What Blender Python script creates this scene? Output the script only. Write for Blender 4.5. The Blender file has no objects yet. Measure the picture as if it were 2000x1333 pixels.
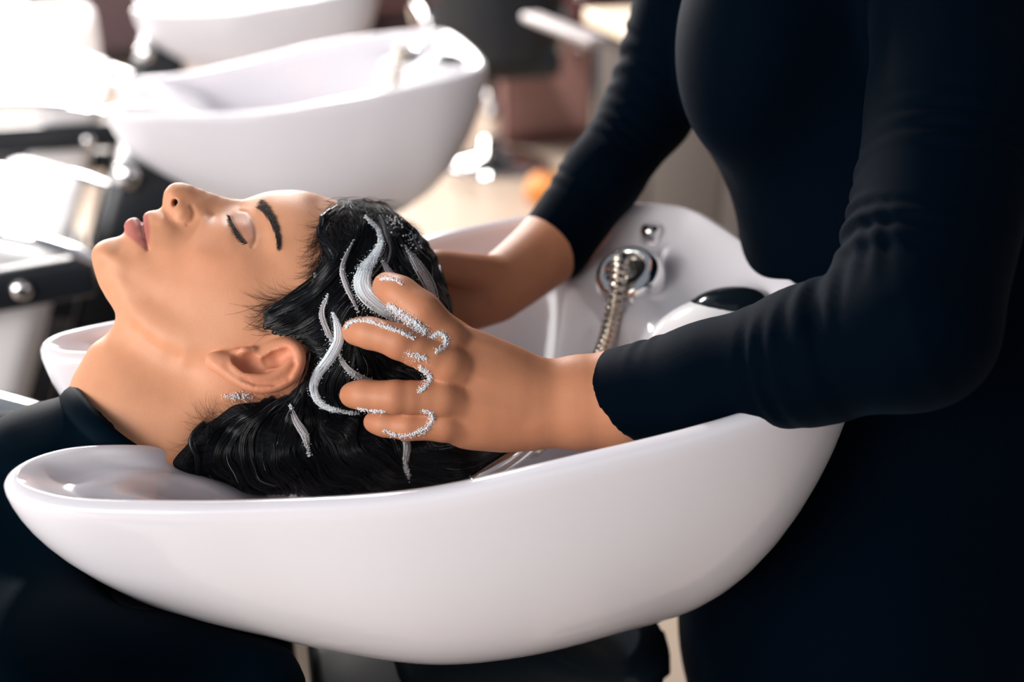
import bpy, bmesh, math, random
import numpy as np
from mathutils import Vector, Matrix

random.seed(7)
rng = np.random.default_rng(7)
scene = bpy.context.scene
COL = scene.collection

# ------------------------------------------------------------------ camera
CAM_Z = 1.30
K = 0.87                     # metres per unit of the plan of the bowls
PITCH = math.radians(23.9)
FPX = 2000 * 40.0 / 36.0
cam_d = bpy.data.cameras.new('camera')
cam_d.lens = 40.0
cam_d.sensor_width = 36.0
cam_d.clip_start = 0.02
cam_d.dof.use_dof = True
cam_d.dof.focus_distance = 0.77
cam_d.dof.aperture_fstop = 2.8
cam = bpy.data.objects.new('camera', cam_d)
cam.location = (0, 0, CAM_Z)
cam.rotation_euler = (math.pi / 2 - PITCH, 0, 0)
COL.objects.link(cam)
scene.camera = cam

# ------------------------------------------------------------------ world and light
world = bpy.data.worlds.new('world')
scene.world = world
world.use_nodes = True
bg = world.node_tree.nodes['Background']
bg.inputs[0].default_value = (0.80, 0.88, 1.0, 1)
bg.inputs[1].default_value = 0.26
scene.view_settings.view_transform = 'Standard'
scene.view_settings.look = 'None'
scene.view_settings.gamma = 1.0
scene.view_settings.exposure = 0.07
scene.view_settings.use_curve_mapping = False

A = np.array([0.966, 0.258, 0.0]); A /= np.linalg.norm(A)      # along the bowls, neck to tap
B = np.array([-A[1], A[0], 0.0])                               # along the row of bowls, away from the lens
def AB(a, b, z):
    return a * A + b * B + np.array([0, 0, z])
def area_light(name, loc, target, sx, sy, power, color):
    d = bpy.data.lights.new(name, 'AREA')
    d.shape = 'RECTANGLE'; d.size = sx; d.size_y = sy; d.energy = power; d.color = color
    o = bpy.data.objects.new(name, d); COL.objects.link(o)
    o.location = Vector(loc)
    o.rotation_euler = (Vector(target) - Vector(loc)).to_track_quat('-Z', 'Y').to_euler()
    return o
# daylight through the windows of the far wall, the window wall on the left and the shop front behind the lens
area_light('far_window_light', AB(-0.9, 6.6, 2.0), AB(-0.1, 0.9, 0.9), 3.6, 1.7, 400, (1.0, 0.95, 0.92))
area_light('left_window_light', AB(-2.7, -0.2, 1.6), AB(0.0, 0.85, 0.9), 2.4, 1.5, 86, (1.0, 0.975, 0.965))
area_light('shop_front_light', AB(-2.5, -1.7, 2.2), AB(0.1, 0.8, 0.85), 2.0, 1.8, 58, (1.0, 0.93, 0.88))
area_light('added_bowl_light', AB(0.12, 3.28, 2.7), AB(0.12, 3.28, 0.9), 0.35, 0.35, 110, (1.0, 0.96, 0.93))  # added lamp, overexposes the farthest bowl to stand in for glare

# ------------------------------------------------------------------ pixel -> place helpers (2000 x 1333 frame)
CP = np.array([0, 0, CAM_Z])
RIGHT = np.array([1.0, 0, 0])
UP = np.array([0, math.sin(PITCH), math.cos(PITCH)])
FWD = np.array([0, math.cos(PITCH), -math.sin(PITCH)])
def ray(px, py):
    return RIGHT * ((px - 1000) / FPX) + UP * ((666.5 - py) / FPX) + FWD
def at_depth(px, py, d):
    return CP + ray(px, py) * d
def on_floor(px, py, z=0.0):
    r = ray(px, py); return CP + r * ((z - CAM_Z) / r[2])
def on_b(px, py, b):
    r = ray(px, py); return CP + r * (b / float(r @ B))
def on_k(px, py, b): return on_b(px, py, b * K)
# the client's mid plane: it meets the rays to her face squarely
_n = ray(450, 600); SN = -_n / np.linalg.norm(_n)      # towards the lens
SX = A.copy()                                          # towards the crown
SY = np.cross(SN, SX)                                  # towards the front of the face
SO = on_b(470, 620, 0.925 * K)
def sag(px, py, h):                                    # h in cm from the mid plane
    r = ray(px, py)
    t = (h * 0.01 + float(SN @ (SO - CP))) / float(SN @ r)
    return CP + r * t
def to_st(p):
    q = np.asarray(p) - SO
    return np.stack([q @ SX, q @ SY, q @ SN], -1)
def from_st(s):
    s = np.asarray(s)
    return SO + s[..., 0:1] * SX + s[..., 1:2] * SY + s[..., 2:3] * SN

# ------------------------------------------------------------------ object helpers
def link(o, parent=None):
    COL.objects.link(o)
    if parent is not None: o.parent = parent
    return o
def tag(o, label=None, cat=None, group=None, kind=None):
    if label: o['label'] = label
    if cat: o['category'] = cat
    if group: o['group'] = group
    if kind: o['kind'] = kind
    return o
def empty(name, loc=(0, 0, 0)):
    o = bpy.data.objects.new(name, None); o.empty_display_size = 0.05
    o.location = Vector(loc); return link(o)
def mesh_obj(name, verts, faces, mat, parent=None, smooth=True):
    me = bpy.data.meshes.new(name)
    v = np.asarray(verts, float)
    if parent is not None: v = v - np.array(parent_base(parent))
    me.from_pydata(v.tolist(), [], [list(map(int, f)) for f in faces])
    if smooth: me.polygons.foreach_set('use_smooth', [True] * len(me.polygons))
    me.materials.append(mat); me.update()
    return link(bpy.data.objects.new(name, me), parent)
def parent_base(p):
    b = np.zeros(3)
    while p is not None:
        b = b + np.array(p.location); p = p.parent
    return b
def fast_mesh(name, v, q, mat, parent=None):           # numpy arrays, all faces with the same number of corners
    me = bpy.data.meshes.new(name)
    v = np.asarray(v, np.float32); q = np.asarray(q, np.int32)
    if parent is not None: v = v - np.array(parent_base(parent), np.float32)
    k = q.shape[1]
    me.vertices.add(len(v)); me.vertices.foreach_set('co', v.ravel())
    me.loops.add(q.size); me.loops.foreach_set('vertex_index', q.ravel())
    me.polygons.add(len(q)); me.polygons.foreach_set('loop_start', np.arange(0, q.size, k, dtype=np.int32))
    me.polygons.foreach_set('use_smooth', np.ones(len(q), bool))
    me.update(calc_edges=True); me.validate()
    me.materials.append(mat)
    return link(bpy.data.objects.new(name, me), parent)
def bm_obj(name, bm, mat, parent=None, smooth=True):
    me = bpy.data.meshes.new(name)
    if parent is not None: bmesh.ops.translate(bm, verts=bm.verts, vec=-Vector(parent_base(parent)))
    bm.to_mesh(me); bm.free()
    if smooth: me.polygons.foreach_set('use_smooth', [True] * len(me.polygons))
    me.materials.append(mat)
    return link(bpy.data.objects.new(name, me), parent)
def box_bm(origin, ux, uy, uz, bevel=0.0, seg=3, bm=None):   # origin = one corner, three edge vectors
    bm = bm or bmesh.new()
    o = np.asarray(origin, float)
    vs = [bm.verts.new(o + i * np.asarray(ux) + j * np.asarray(uy) + k * np.asarray(uz)) for k in (0, 1) for j in (0, 1) for i in (0, 1)]
    fs = []
    for f in ((0, 2, 3, 1), (4, 5, 7, 6), (0, 1, 5, 4), (2, 6, 7, 3), (0, 4, 6, 2), (1, 3, 7, 5)):
        fs.append(bm.faces.new([vs[i] for i in f]))
    bmesh.ops.recalc_face_normals(bm, faces=fs)
    if bevel > 0:
        es = list({e for f in fs for e in f.edges})
        bmesh.ops.bevel(bm, geom=es, offset=bevel, segments=seg, profile=0.5, affect='EDGES')
    return bm
def catmull(pts, n, closed=False):
    P = np.asarray(pts, float); m = len(P)
    out = []
    segs = m if closed else m - 1
    for i in range(segs):
        if closed: p0, p1, p2, p3 = P[(i - 1) % m], P[i], P[(i + 1) % m], P[(i + 2) % m]
        else:
            p1, p2 = P[i], P[i + 1]
            p0 = P[i - 1] if i > 0 else 2 * p1 - p2
            p3 = P[i + 2] if i + 2 < m else 2 * p2 - p1
        for k in range(n):
            t = k / n
            out.append(0.5 * ((2 * p1) + (-p0 + p2) * t + (2 * p0 - 5 * p1 + 4 * p2 - p3) * t * t + (-p0 + 3 * p1 - 3 * p2 + p3) * t ** 3))
    if not closed: out.append(P[-1])
    return np.array(out)
def tube(points, radii, sides=12, cap=True, flat=1.0, up=None):
    P = np.asarray(points, float); n = len(P)
    R = np.broadcast_to(np.asarray(radii, float), (n,))
    T = np.gradient(P, axis=0); T /= np.linalg.norm(T, axis=1)[:, None] + 1e-12
    ref = np.array(up if up is not None else ([0, 0, 1] if abs(T[0][2]) < 0.9 else [1, 0, 0]), float)
    V = []; N0 = None
    for i in range(n):
        base = ref if (N0 is None or up is not None) else N0
        N = base - T[i] * (base @ T[i]); N /= np.linalg.norm(N) + 1e-12; N0 = N
        Bn = np.cross(T[i], N)
        for k in range(sides):
            an = 2 * math.pi * k / sides
            V.append(P[i] + R[i] * (math.cos(an) * Bn + flat * math.sin(an) * N))
    F = []
    for i in range(n - 1):
        for k in range(sides):
            F.append((i * sides + k, i * sides + (k + 1) % sides, (i + 1) * sides + (k + 1) % sides, (i + 1) * sides + k))
    if cap:
        F.append(tuple(range(sides))[::-1]); F.append(tuple((n - 1) * sides + k for k in range(sides)))
    return V, F
def lathe(center, axis, prof, seg=40):                 # prof: (radius, along axis)
    ax = np.asarray(axis, float); ax /= np.linalg.norm(ax)
    u = np.cross(ax, [1, 0, 0] if abs(ax[0]) < 0.8 else [0, 1, 0]); u /= np.linalg.norm(u); w = np.cross(ax, u)
    V, F = [], []
    for r, z in prof:
        for k in range(seg):
            an = 2 * math.pi * k / seg
            V.append(np.asarray(center) + ax * z + r * (math.cos(an) * u + math.sin(an) * w))
    for i in range(len(prof) - 1):
        for k in range(seg):
            F.append((i * seg + k, i * seg + (k + 1) % seg, (i + 1) * seg + (k + 1) % seg, (i + 1) * seg + k))
    F.append(tuple(range(seg))[::-1]); F.append(tuple((len(prof) - 1) * seg + k for k in range(seg)))
    return V, F
def copy_tree(o, parent=None, offset=(0, 0, 0)):
    c = o.copy(); COL.objects.link(c); c.parent = parent
    if parent is None: c.location = Vector(o.location) + Vector(offset)
    for ch in list(o.children): copy_tree(ch, c)
    return c

# ------------------------------------------------------------------ materials
def mat(name, color, rough=0.5, metal=0.0, **kw):
    m = bpy.data.materials.new(name); m.use_nodes = True
    p = m.node_tree.nodes['Principled BSDF']
    p.inputs['Base Color'].default_value = (*color, 1)
    p.inputs['Roughness'].default_value = rough
    p.inputs['Metallic'].default_value = metal
    for k, v in kw.items(): p.inputs[k.replace('_', ' ')].default_value = v
    return m
def add_bump(m, scale, strength, dist=0.001, kind='NOISE', detail=4, stretch=None, vary=None):
    nt = m.node_tree; p = nt.nodes['Principled BSDF']
    tc = nt.nodes.new('ShaderNodeTexCoord'); src = tc.outputs['Object']
    if stretch:
        mp = nt.nodes.new('ShaderNodeMapping'); mp.inputs['Scale'].default_value = stretch
        nt.links.new(src, mp.inputs[0]); src = mp.outputs[0]
    if kind == 'NOISE':
        t = nt.nodes.new('ShaderNodeTexNoise'); t.inputs['Scale'].default_value = scale; t.inputs['Detail'].default_value = detail
        out = t.outputs['Fac']
    else:
        t = nt.nodes.new('ShaderNodeTexVoronoi'); t.inputs['Scale'].default_value = scale; out = t.outputs['Distance']
    nt.links.new(src, t.inputs['Vector'])
    b = nt.nodes.new('ShaderNodeBump'); b.inputs['Strength'].default_value = strength; b.inputs['Distance'].default_value = dist
    nt.links.new(out, b.inputs['Height']); nt.links.new(b.outputs[0], p.inputs['Normal'])
    if vary:
        mx = nt.nodes.new('ShaderNodeMix'); mx.data_type = 'RGBA'
        mx.inputs[6].default_value = (*vary[0], 1); mx.inputs[7].default_value = (*vary[1], 1)
        t2 = nt.nodes.new('ShaderNodeTexNoise'); t2.inputs['Scale'].default_value = vary[2]; t2.inputs['Detail'].default_value = 5
        nt.links.new(src, t2.inputs['Vector']); nt.links.new(t2.outputs['Fac'], mx.inputs[0]); nt.links.new(mx.outputs[2], p.inputs['Base Color'])
    return m
M = {}
M['ceramic'] = mat('white_ceramic', (0.80, 0.775, 0.815), 0.13, Coat_Weight=0.4, Coat_Roughness=0.04)
M['chrome'] = mat('chrome', (0.86, 0.85, 0.85), 0.08, 1.0)
M['steel'] = mat('hose_steel', (0.62, 0.56, 0.48), 0.22, 1.0)
M['black_plastic'] = mat('black_gloss_plastic', (0.006, 0.011, 0.016), 0.12)
M['white_plastic'] = mat('white_gloss_plastic', (0.86, 0.85, 0.86), 0.15)
M['dark_hole'] = mat('painted_hole_shade', (0.01, 0.012, 0.015), 0.6)  # near-black colour for the shade inside the hose hole
M['white_leather'] = add_bump(mat('white_leather', (0.86, 0.84, 0.85), 0.38), 260, 0.15, 0.001, 'V')
M['black_leather'] = add_bump(mat('black_leather', (0.010, 0.013, 0.018), 0.35), 240, 0.2, 0.001, 'V')
M['floor'] = add_bump(mat('beige_floor', (0.5, 0.39, 0.3), 0.4), 18, 0.06, 0.002, vary=((0.44, 0.34, 0.26), (0.50, 0.395, 0.31), 3))
M['mauve_wall'] = add_bump(mat('mauve_wall', (0.155, 0.095, 0.105), 0.7), 60, 0.1, 0.002)
M['taupe'] = add_bump(mat('taupe_panel', (0.10, 0.078, 0.068), 0.85, Specular_IOR_Level=0.15), 30, 0.05, 0.001, stretch=(1, 1, 0.1), vary=((0.060, 0.048, 0.042), (0.075, 0.060, 0.053), 4))
M['cream_top'] = mat('cream_worktop', (0.80, 0.66, 0.50), 0.35)
M['maroon'] = mat('maroon_lacquer', (0.16, 0.065, 0.062), 0.35)
M['rose'] = mat('dusty_rose_lacquer', (0.30, 0.16, 0.14), 0.45)
M['orange'] = mat('orange_plastic', (0.75, 0.28, 0.06), 0.4)
M['amber'] = mat('amber_liquid', (0.85, 0.42, 0.08), 0.2)
M['white_paint'] = mat('white_paint', (0.80, 0.80, 0.80), 0.5)
# ------------------------------------------------------------------ room shell
ROOM_BACK, ROOM_LEFT, ROOM_RIGHT = 7.6, -4.2, 4.0
def slab(name, corner, ux, uy, uz, m):
    return tag(bm_obj(name, box_bm(corner, ux, uy, uz), m, smooth=False), kind='structure')
slab('floor', AB(ROOM_LEFT, -3.5, -0.05), A * (ROOM_RIGHT - ROOM_LEFT), B * (ROOM_BACK + 3.5), np.array([0, 0, 0.05]), M['floor'])
slab('wall_back', AB(ROOM_LEFT, ROOM_BACK, 0), A * (ROOM_RIGHT - ROOM_LEFT), B * 0.1, np.array([0, 0, 2.7]), M['mauve_wall'])
slab('wall_left', AB(ROOM_LEFT - 0.1, -3.5, 0), A * 0.1, B * (ROOM_BACK + 3.6), np.array([0, 0, 2.7]), M['white_paint'])
slab('wall_right', AB(ROOM_RIGHT, -3.5, 0), A * 0.1, B * (ROOM_BACK + 3.6), np.array([0, 0, 2.7]), M['taupe'])
slab('baseboard_back', AB(ROOM_LEFT, ROOM_BACK - 0.02, 0), A * (ROOM_RIGHT - ROOM_LEFT), B * 0.02, np.array([0, 0, 0.09]), M['taupe'])

# ------------------------------------------------------------------ wash basin
ZT = CAM_Z - 0.42 * K       # height of the two horn tips
BC = 0.90       # middle of the first bowl along B
# rim (a, s, z) | wall ring | low ring | outer roundness
BOWL = [
 ((-.035, .000, -.055), (.000, .000, -.085), (.10, .000, -.170), 1.5),
 ((-.050, .045, -.036), (.000, .050, -.080), (.10, .045, -.170), 1.5),
 ((-.085, .075, -.010), (-.020, .085, -.055), (.105, .070, -.170), 1.5),
 ((-.125, .084, -.001), (-.055, .100, -.034), (.110, .085, -.170), 1.5),
 ((-.155, .096, .000), (-.070, .115, -.028), (.120, .095, -.170), 1.5),
 ((-.168, .118, .000), (-.070, .130, -.026), (.130, .105, -.170), 1.5),
 ((-.160, .142, .000), (-.050, .145, -.030), (.140, .115, -.170), 1.45),
 ((-.125, .165, -.003), (-.020, .155, -.045), (.150, .125, -.170), 1.5),
 ((-.060, .185, -.004), (.030, .165, -.075), (.165, .130, -.170), 1.6),
 ((.000, .200, -.002), (.070, .175, -.090), (.180, .135, -.170), 1.75),
 ((.107, .226, .008), (.140, .190, -.090), (.200, .140, -.170), 1.95),
 ((.216, .240, .026), (.220, .200, -.080), (.230, .140, -.170), 2.0),
 ((.330, .240, .040), (.300, .200, -.050), (.270, .130, -.170), 1.95),
 ((.420, .222, .050), (.350, .185, -.008), (.300, .100, -.170), 2.0),
 ((.478, .178, .056), (.365, .140, -.005), (.310, .070, -.170), 1.7),
 ((.492, .095, .058), (.365, .070, -.005), (.310, .040, -.170), 1.65),
 ((.495, .000, .058), (.365, .000, -.005), (.310, .000, -.170), 1.65)]
def bowl_mesh():
    half = BOWL
    full = half + [tuple((r[0], -r[1], r[2]) if isinstance(r, tuple) else r for r in row) for row in half[-2:0:-1]]
    rim = catmull([r[0] for r in full], 5, True); mid = catmull([r[1] for r in full], 5, True)
    low = catmull([r[2] for r in full], 5, True); nn = catmull([[r[3]] for r in full], 5, True)[:, 0]
    # the far flank stands a little higher than the near one
    def tilt(p):
        w = np.clip((p[:, 0] + 0.1) / 0.25, 0, 1); w = w * w * (3 - 2 * w)
        q = p.copy(); q[:, 2] += -p[:, 1] * 0.030 * w; return q
    rim, mid, low = tilt(rim), tilt(mid), low
    n = len(rim)
    c_in = np.array([0.235, 0, -0.185]); c_out = np.array([0.20, 0, -0.278])
    inward = mid - rim; inward[:, 2] = 0; inward /= np.linalg.norm(inward, axis=1)[:, None]
    tang = np.roll(rim, -1, 0) - np.roll(rim, 1, 0); tang[:, 2] = 0
    nrm = np.stack([-tang[:, 1], tang[:, 0], 0 * tang[:, 0]], 1); nrm /= np.linalg.norm(nrm, axis=1)[:, None]
    sgn = np.sign(np.sum(nrm * inward, 1)); nrm *= np.where(sgn == 0, 1, sgn)[:, None]
    inn = 0.5 * inward + 0.5 * nrm; inn /= np.linalg.norm(inn, axis=1)[:, None]
    z = np.array([0, 0, 1.0])
    back = np.clip((rim[:, 0] - 0.36) / 0.08, 0, 1)[:, None]
    front = np.clip((0.02 - rim[:, 0]) / 0.06, 0, 1)[:, None]
    lip_in = rim + inn * 0.013 - z * 0.004
    d1 = rim + (mid - rim) * 0.40; d1[:, 2] = rim[:, 2] + (mid[:, 2] - rim[:, 2]) * (0.30 * (1 - back[:, 0]) + 0.80 * back[:, 0])
    d1[:, 2] -= 0.010 * front[:, 0]
    low2 = low * 0.55 + c_in * 0.45; low2[:, 2] = -0.181
    inner = [rim + inn * 0.006, lip_in, d1, mid, mid * 0.5 + low * 0.5 + z * -0.02, low, low2, low2 * 0.35 + c_in * 0.65]
    prof = catmull(np.array(inner).reshape(len(inner), -1), 4).reshape(-1, n, 3)
    outer = []
    for u in (0.0, 0.02, 0.06, 0.13, 0.22, 0.32, 0.44, 0.56, 0.68, 0.8, 0.9):
        v = (1 - (1 - u) ** nn) ** (1 / nn)
        p = rim - inn * 0.004 - z * 0.008
        q = p + (c_out - p) * u
        # widen the flanks a little below the rim so that they belly out
        bulge = 0.012 * math.sin(math.pi * min(1, u * 2.2)) if u < 0.46 else 0
        q = q - inn * bulge
        q[:, 2] = p[:, 2] + (c_out[2] - p[:, 2]) * v
        outer.append(q)
    rings = list(outer[::-1]) + [rim - inn * 0.002 - z * 0.002] + list(prof)
    V = np.concatenate(rings); R = len(rings); F = []
    for i in range(R - 1):
        for k in range(n):
            F.append((i * n + k, i * n + (k + 1) % n, (i + 1) * n + (k + 1) % n, (i + 1) * n + k))
    V = np.vstack([V, c_out, c_in]); a0, a1 = len(V) - 2, len(V) - 1
    for k in range(n):
        F.append((a0, (k + 1) % n, k)); F.append((a1, (R - 1) * n + k, (R - 1) * n + (k + 1) % n))
    return V, F
def bowl_pt(a, s, z):                                   # bowl frame -> world
    return AB(a * K, (BC - s) * K, ZT + z * K)
ROW = B * 1.26 * K
def make_basin():
    root = empty('wash_basin', bowl_pt(0.2, 0, -0.278))
    V, F = bowl_mesh()
    Wv = np.array([bowl_pt(*p) for p in V])
    o = mesh_obj('bowl', Wv, F, M['ceramic'], root)
    bm = bmesh.new(); bm.from_mesh(o.data); bmesh.ops.recalc_face_normals(bm, faces=bm.faces); bm.to_mesh(o.data); bm.free()
    s = o.modifiers.new('subsurf', 'SUBSURF'); s.levels = 1; s.render_levels = 1
    # drain
    c = bowl_pt(0.235, 0, -0.178)
    v, f = lathe(c, (0, 0, 1), [(0.005, -0.004), (0.026, -0.003), (0.030, 0.001), (0.024, 0.003), (0.020, -0.001), (0.004, -0.001)], 32)
    mesh_obj('drain_ring', v, f, M['chrome'], root)
    return root
def make_fittings(root):
    # hose holder ring set in the deck
    c = bowl_pt(0.392, -0.105, 0.012); ax = np.array([0, 0, 1.0]) * 0.8 - A * 0.45 - B * 0.35
    v, f = lathe(c, ax, [(0.012, -0.02), (0.030, -0.012), (0.031, 0.004), (0.027, 0.014), (0.020, 0.019), (0.017, 0.015), (0.016, 0.0), (0.010, -0.004)], 40)
    hold = mesh_obj('hose_holder', v, f, M['chrome'], root)
    v, f = lathe(c + ax / np.linalg.norm(ax) * 0.004, ax, [(0.002, 0.0), (0.0165, 0.0), (0.0165, 0.003), (0.002, 0.004)], 28); mesh_obj('socket_shade', v, f, M['dark_hole'], hold)  # dark disc that paints the shade down the hole of the ring
    # ribbed hose
    pts = [c + ax / np.linalg.norm(ax) * -0.01, c + ax / np.linalg.norm(ax) * 0.030, on_k(1206, 555, 0.965), on_k(1196, 620, 0.955), on_k(1180, 680, 0.93), on_k(1150, 740, 0.90), on_k(1090, 830, 0.86), on_k(1035, 880, 0.82)]
    P = catmull(pts, 26)
    d = np.concatenate([[0], np.cumsum(np.linalg.norm(np.diff(P, axis=0), axis=1))])
    S = np.linspace(0, d[-1], 420); P = np.stack([np.interp(S, d, P[:, i]) for i in range(3)], 1)
    v, f = tube(P, 0.0066 + 0.0012 * np.cos(S * 2 * math.pi / 0.0062), 14)
    mesh_obj('hose', v, f, M['steel'], root)
    # mixer: white shell with a black inset and a chrome edge
    c = on_k(1392, 652, 0.865)
    bm = bmesh.new(); bmesh.ops.create_uvsphere(bm, u_segments=36, v_segments=20, radius=1.0)
    Mx = Matrix((( *(A * 0.054 + np.array([0, 0, 0.010])), ), (*(B * 0.034),), (*(np.array([0, 0, 0.028]) - A * 0.004),))).transposed()
    for vv in bm.verts: vv.co = Mx @ vv.co + Vector(c)
    bm_obj('mixer_shell', bm, M['white_plastic'], root)
    bm = bmesh.new(); bmesh.ops.create_uvsphere(bm, u_segments=36, v_segments=20, radius=1.0)
    Mx2 = Matrix((( *(A * 0.038), ), (*(B * 0.027),), (*(np.array([0, 0, 0.018])),))).transposed()
    for vv in bm.verts: vv.co = Mx2 @ vv.co + Vector(c + A * 0.018 + B * 0.004 + np.array([0, 0, 0.016]))
    bm_obj('mixer_lever', bm, M['black_plastic'], root)
    pts = [c + A * (0.018 + 0.037 * math.cos(t)) + B * (0.004 + 0.027 * math.sin(t)) + np.array([0, 0, 0.021 + 0.003 * math.cos(t)]) for t in np.linspace(0, 2 * math.pi, 40)]
    v, f = tube(pts, 0.0022, 8, cap=False); mesh_obj('mixer_trim', v, f, M['chrome'], root)
    v, f = tube(catmull([on_k(1040, 862, 0.800), on_k(1005, 892, 0.800), on_k(960, 922, 0.800), on_k(925, 945, 0.800)], 6), np.linspace(0.0075, 0.0085, 19), 18); mesh_obj('shower_handle', v, f, M['chrome'], root)
    # small chrome pin on the far rim
    v, f = lathe(on_k(1272, 436, 1.075), (0, 0, 1), [(0.003, -0.02), (0.009, -0.018), (0.010, -0.006), (0.008, -0.002), (0.003, -0.001)], 24)
    mesh_obj('vacuum_breaker', v, f, M['chrome'], root)
basin = make_basin()
make_fittings(basin)
basin2 = copy_tree(basin, None, ROW); basin3 = copy_tree(basin, None, ROW * 2)
# ------------------------------------------------------------------ implicit surfaces -> mesh
def surface_nets(f, origin, step):
    """f: 3-D array, negative inside. Returns vertices and quads."""
    nx, ny, nz = f.shape
    ins = f < 0
    c = np.zeros((nx - 1, ny - 1, nz - 1), np.uint8)
    for i in (0, 1):
        for j in (0, 1):
            for k in (0, 1):
                c += ins[i:nx - 1 + i, j:ny - 1 + j, k:nz - 1 + k]
    act = np.argwhere((c > 0) & (c < 8))
    idx = -np.ones(c.shape, np.int32); idx[act[:, 0], act[:, 1], act[:, 2]] = np.arange(len(act))
    acc = np.zeros((len(act), 3)); cnt = np.zeros(len(act))
    corner = np.array([(i, j, k) for i in (0, 1) for j in (0, 1) for k in (0, 1)])
    vals = np.stack([f[act[:, 0] + a, act[:, 1] + b, act[:, 2] + d] for a, b, d in corner], 1)
    for m in range(8):
        for ax in range(3):
            if corner[m][ax] == 0:
                q = corner[m].copy(); q[ax] = 1
                n = int(q[0] * 4 + q[1] * 2 + q[2])
                v0, v1 = vals[:, m], vals[:, n]
                s = (v0 < 0) != (v1 < 0)
                t = np.where(s, v0 / np.where(s, v0 - v1, 1), 0)
                p = np.repeat(corner[m][None].astype(float), len(act), 0); p[:, ax] = t
                acc[s] += p[s]; cnt[s] += 1
    V = origin + (act + acc / cnt[:, None]) * step
    Q = []
    for ax in range(3):
        sl0 = [slice(None)] * 3; sl1 = [slice(None)] * 3
        sl0[ax] = slice(0, -1); sl1[ax] = slice(1, None)
        a, b = ins[tuple(sl0)], ins[tuple(sl1)]
        for flip, cond in ((False, a & ~b), (True, ~a & b)):
            e = np.argwhere(cond)
            o1, o2 = (ax + 1) % 3, (ax + 2) % 3
            e = e[(e[:, o1] > 0) & (e[:, o2] > 0) & (e[:, o1] < idx.shape[o1]) & (e[:, o2] < idx.shape[o2])]
            def at(d1, d2):
                q = e.copy(); q[:, o1] -= d1; q[:, o2] -= d2
                return idx[q[:, 0], q[:, 1], q[:, 2]]
            quad = np.stack([at(1, 1), at(0, 1), at(0, 0), at(1, 0)], 1)
            if flip: quad = quad[:, ::-1]
            Q.append(quad)
    Q = np.concatenate(Q); Q = Q[(Q >= 0).all(1)]
    return V, Q
def relax(V, Q, it=2, lam=0.5):
    for _ in range(it):
        acc = np.zeros_like(V); cnt = np.zeros(len(V))
        for a, b in ((0, 1), (1, 2), (2, 3), (3, 0)):
            for i, j in ((a, b), (b, a)):
                for ax in range(3): acc[:, ax] += np.bincount(Q[:, i], V[Q[:, j], ax], len(V))
                cnt += np.bincount(Q[:, i], minlength=len(V))
        V = V + lam * (acc / np.maximum(cnt, 1)[:, None] - V)
    return V
def grid_points(lo, hi, step):
    xs = [np.arange(lo[i], hi[i] + step, step, dtype=np.float32) for i in range(3)]
    return xs[0][:, None, None], xs[1][None, :, None], xs[2][None, None, :]
def smin(a, b, k):
    h = np.clip(0.5 + 0.5 * (b - a) / k, 0, 1)
    return b + (a - b) * h - k * h * (1 - h)
def smax(a, b, k): return -smin(-a, -b, k)
class Field:
    """signed distance on a grid in the client's mid-plane frame or the world, metres"""
    def __init__(s, lo, hi, step):
        s.lo, s.step = np.array(lo, float), step
        s.X, s.Y, s.Z = grid_points(lo, hi, step)
        s.f = np.full((s.X.shape[0], s.Y.shape[1], s.Z.shape[2]), 1.0, np.float32)
    def window(s, lo, hi):
        n = s.f.shape; r = []
        for i in range(3):
            a = int(max(0, math.floor((lo[i] - s.lo[i]) / s.step))); b = int(min(n[i], math.ceil((hi[i] - s.lo[i]) / s.step) + 1))
            r.append(slice(a, max(a, b)))
        return tuple(r)
    def cone(s, a, b, ra, rb, k=0.004, sub=False):
        a, b = np.asarray(a, float), np.asarray(b, float)
        m = max(ra, rb) + max(k * 2, 0.012)
        w = s.window(np.minimum(a, b) - m, np.maximum(a, b) + m)
        X, Y, Z = s.X[w[0]], s.Y[:, w[1]], s.Z[:, :, w[2]]
        d = b - a; L2 = float(d @ d) + 1e-12
        t = np.clip(((X - a[0]) * d[0] + (Y - a[1]) * d[1] + (Z - a[2]) * d[2]) / L2, 0, 1)
        D = np.sqrt((X - a[0] - t * d[0]) ** 2 + (Y - a[1] - t * d[1]) ** 2 + (Z - a[2] - t * d[2]) ** 2) - (ra + (rb - ra) * t)
        s.f[w] = smax(s.f[w], -D, k) if sub else smin(s.f[w], D, k)
    def chain(s, pts, rad, k=0.004, sub=False):
        for i in range(len(pts) - 1): s.cone(pts[i], pts[i + 1], rad[i], rad[i + 1], k, sub)
    def ell(s, c, axes, k=0.01, sub=False):              # axes: three vectors (semi-axes)
        ax = np.asarray(axes, float); R = np.linalg.norm(ax, axis=1)
        m = np.sqrt((ax ** 2).sum(0)) + 2 * k + 0.01
        w = s.window(np.asarray(c) - m, np.asarray(c) + m)
        X, Y, Z = s.X[w[0]] - c[0], s.Y[:, w[1]] - c[1], s.Z[:, :, w[2]] - c[2]
        q = [(X * v[0] + Y * v[1] + Z * v[2]) / r ** 2 for v, r in zip(ax, R)]
        k0 = np.sqrt(q[0] ** 2 + q[1] ** 2 + q[2] ** 2)
        k1 = np.sqrt((q[0] / R[0]) ** 2 + (q[1] / R[1]) ** 2 + (q[2] / R[2]) ** 2) + 1e-9
        D = k0 * (k0 - 1) / k1
        s.f[w] = smax(s.f[w], -D, k) if sub else smin(s.f[w], D, k)
    def mesh(s, it=1):
        V, Q = surface_nets(s.f, s.lo, s.step)
        return (relax(V, Q, it) if it else V), Q
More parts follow.
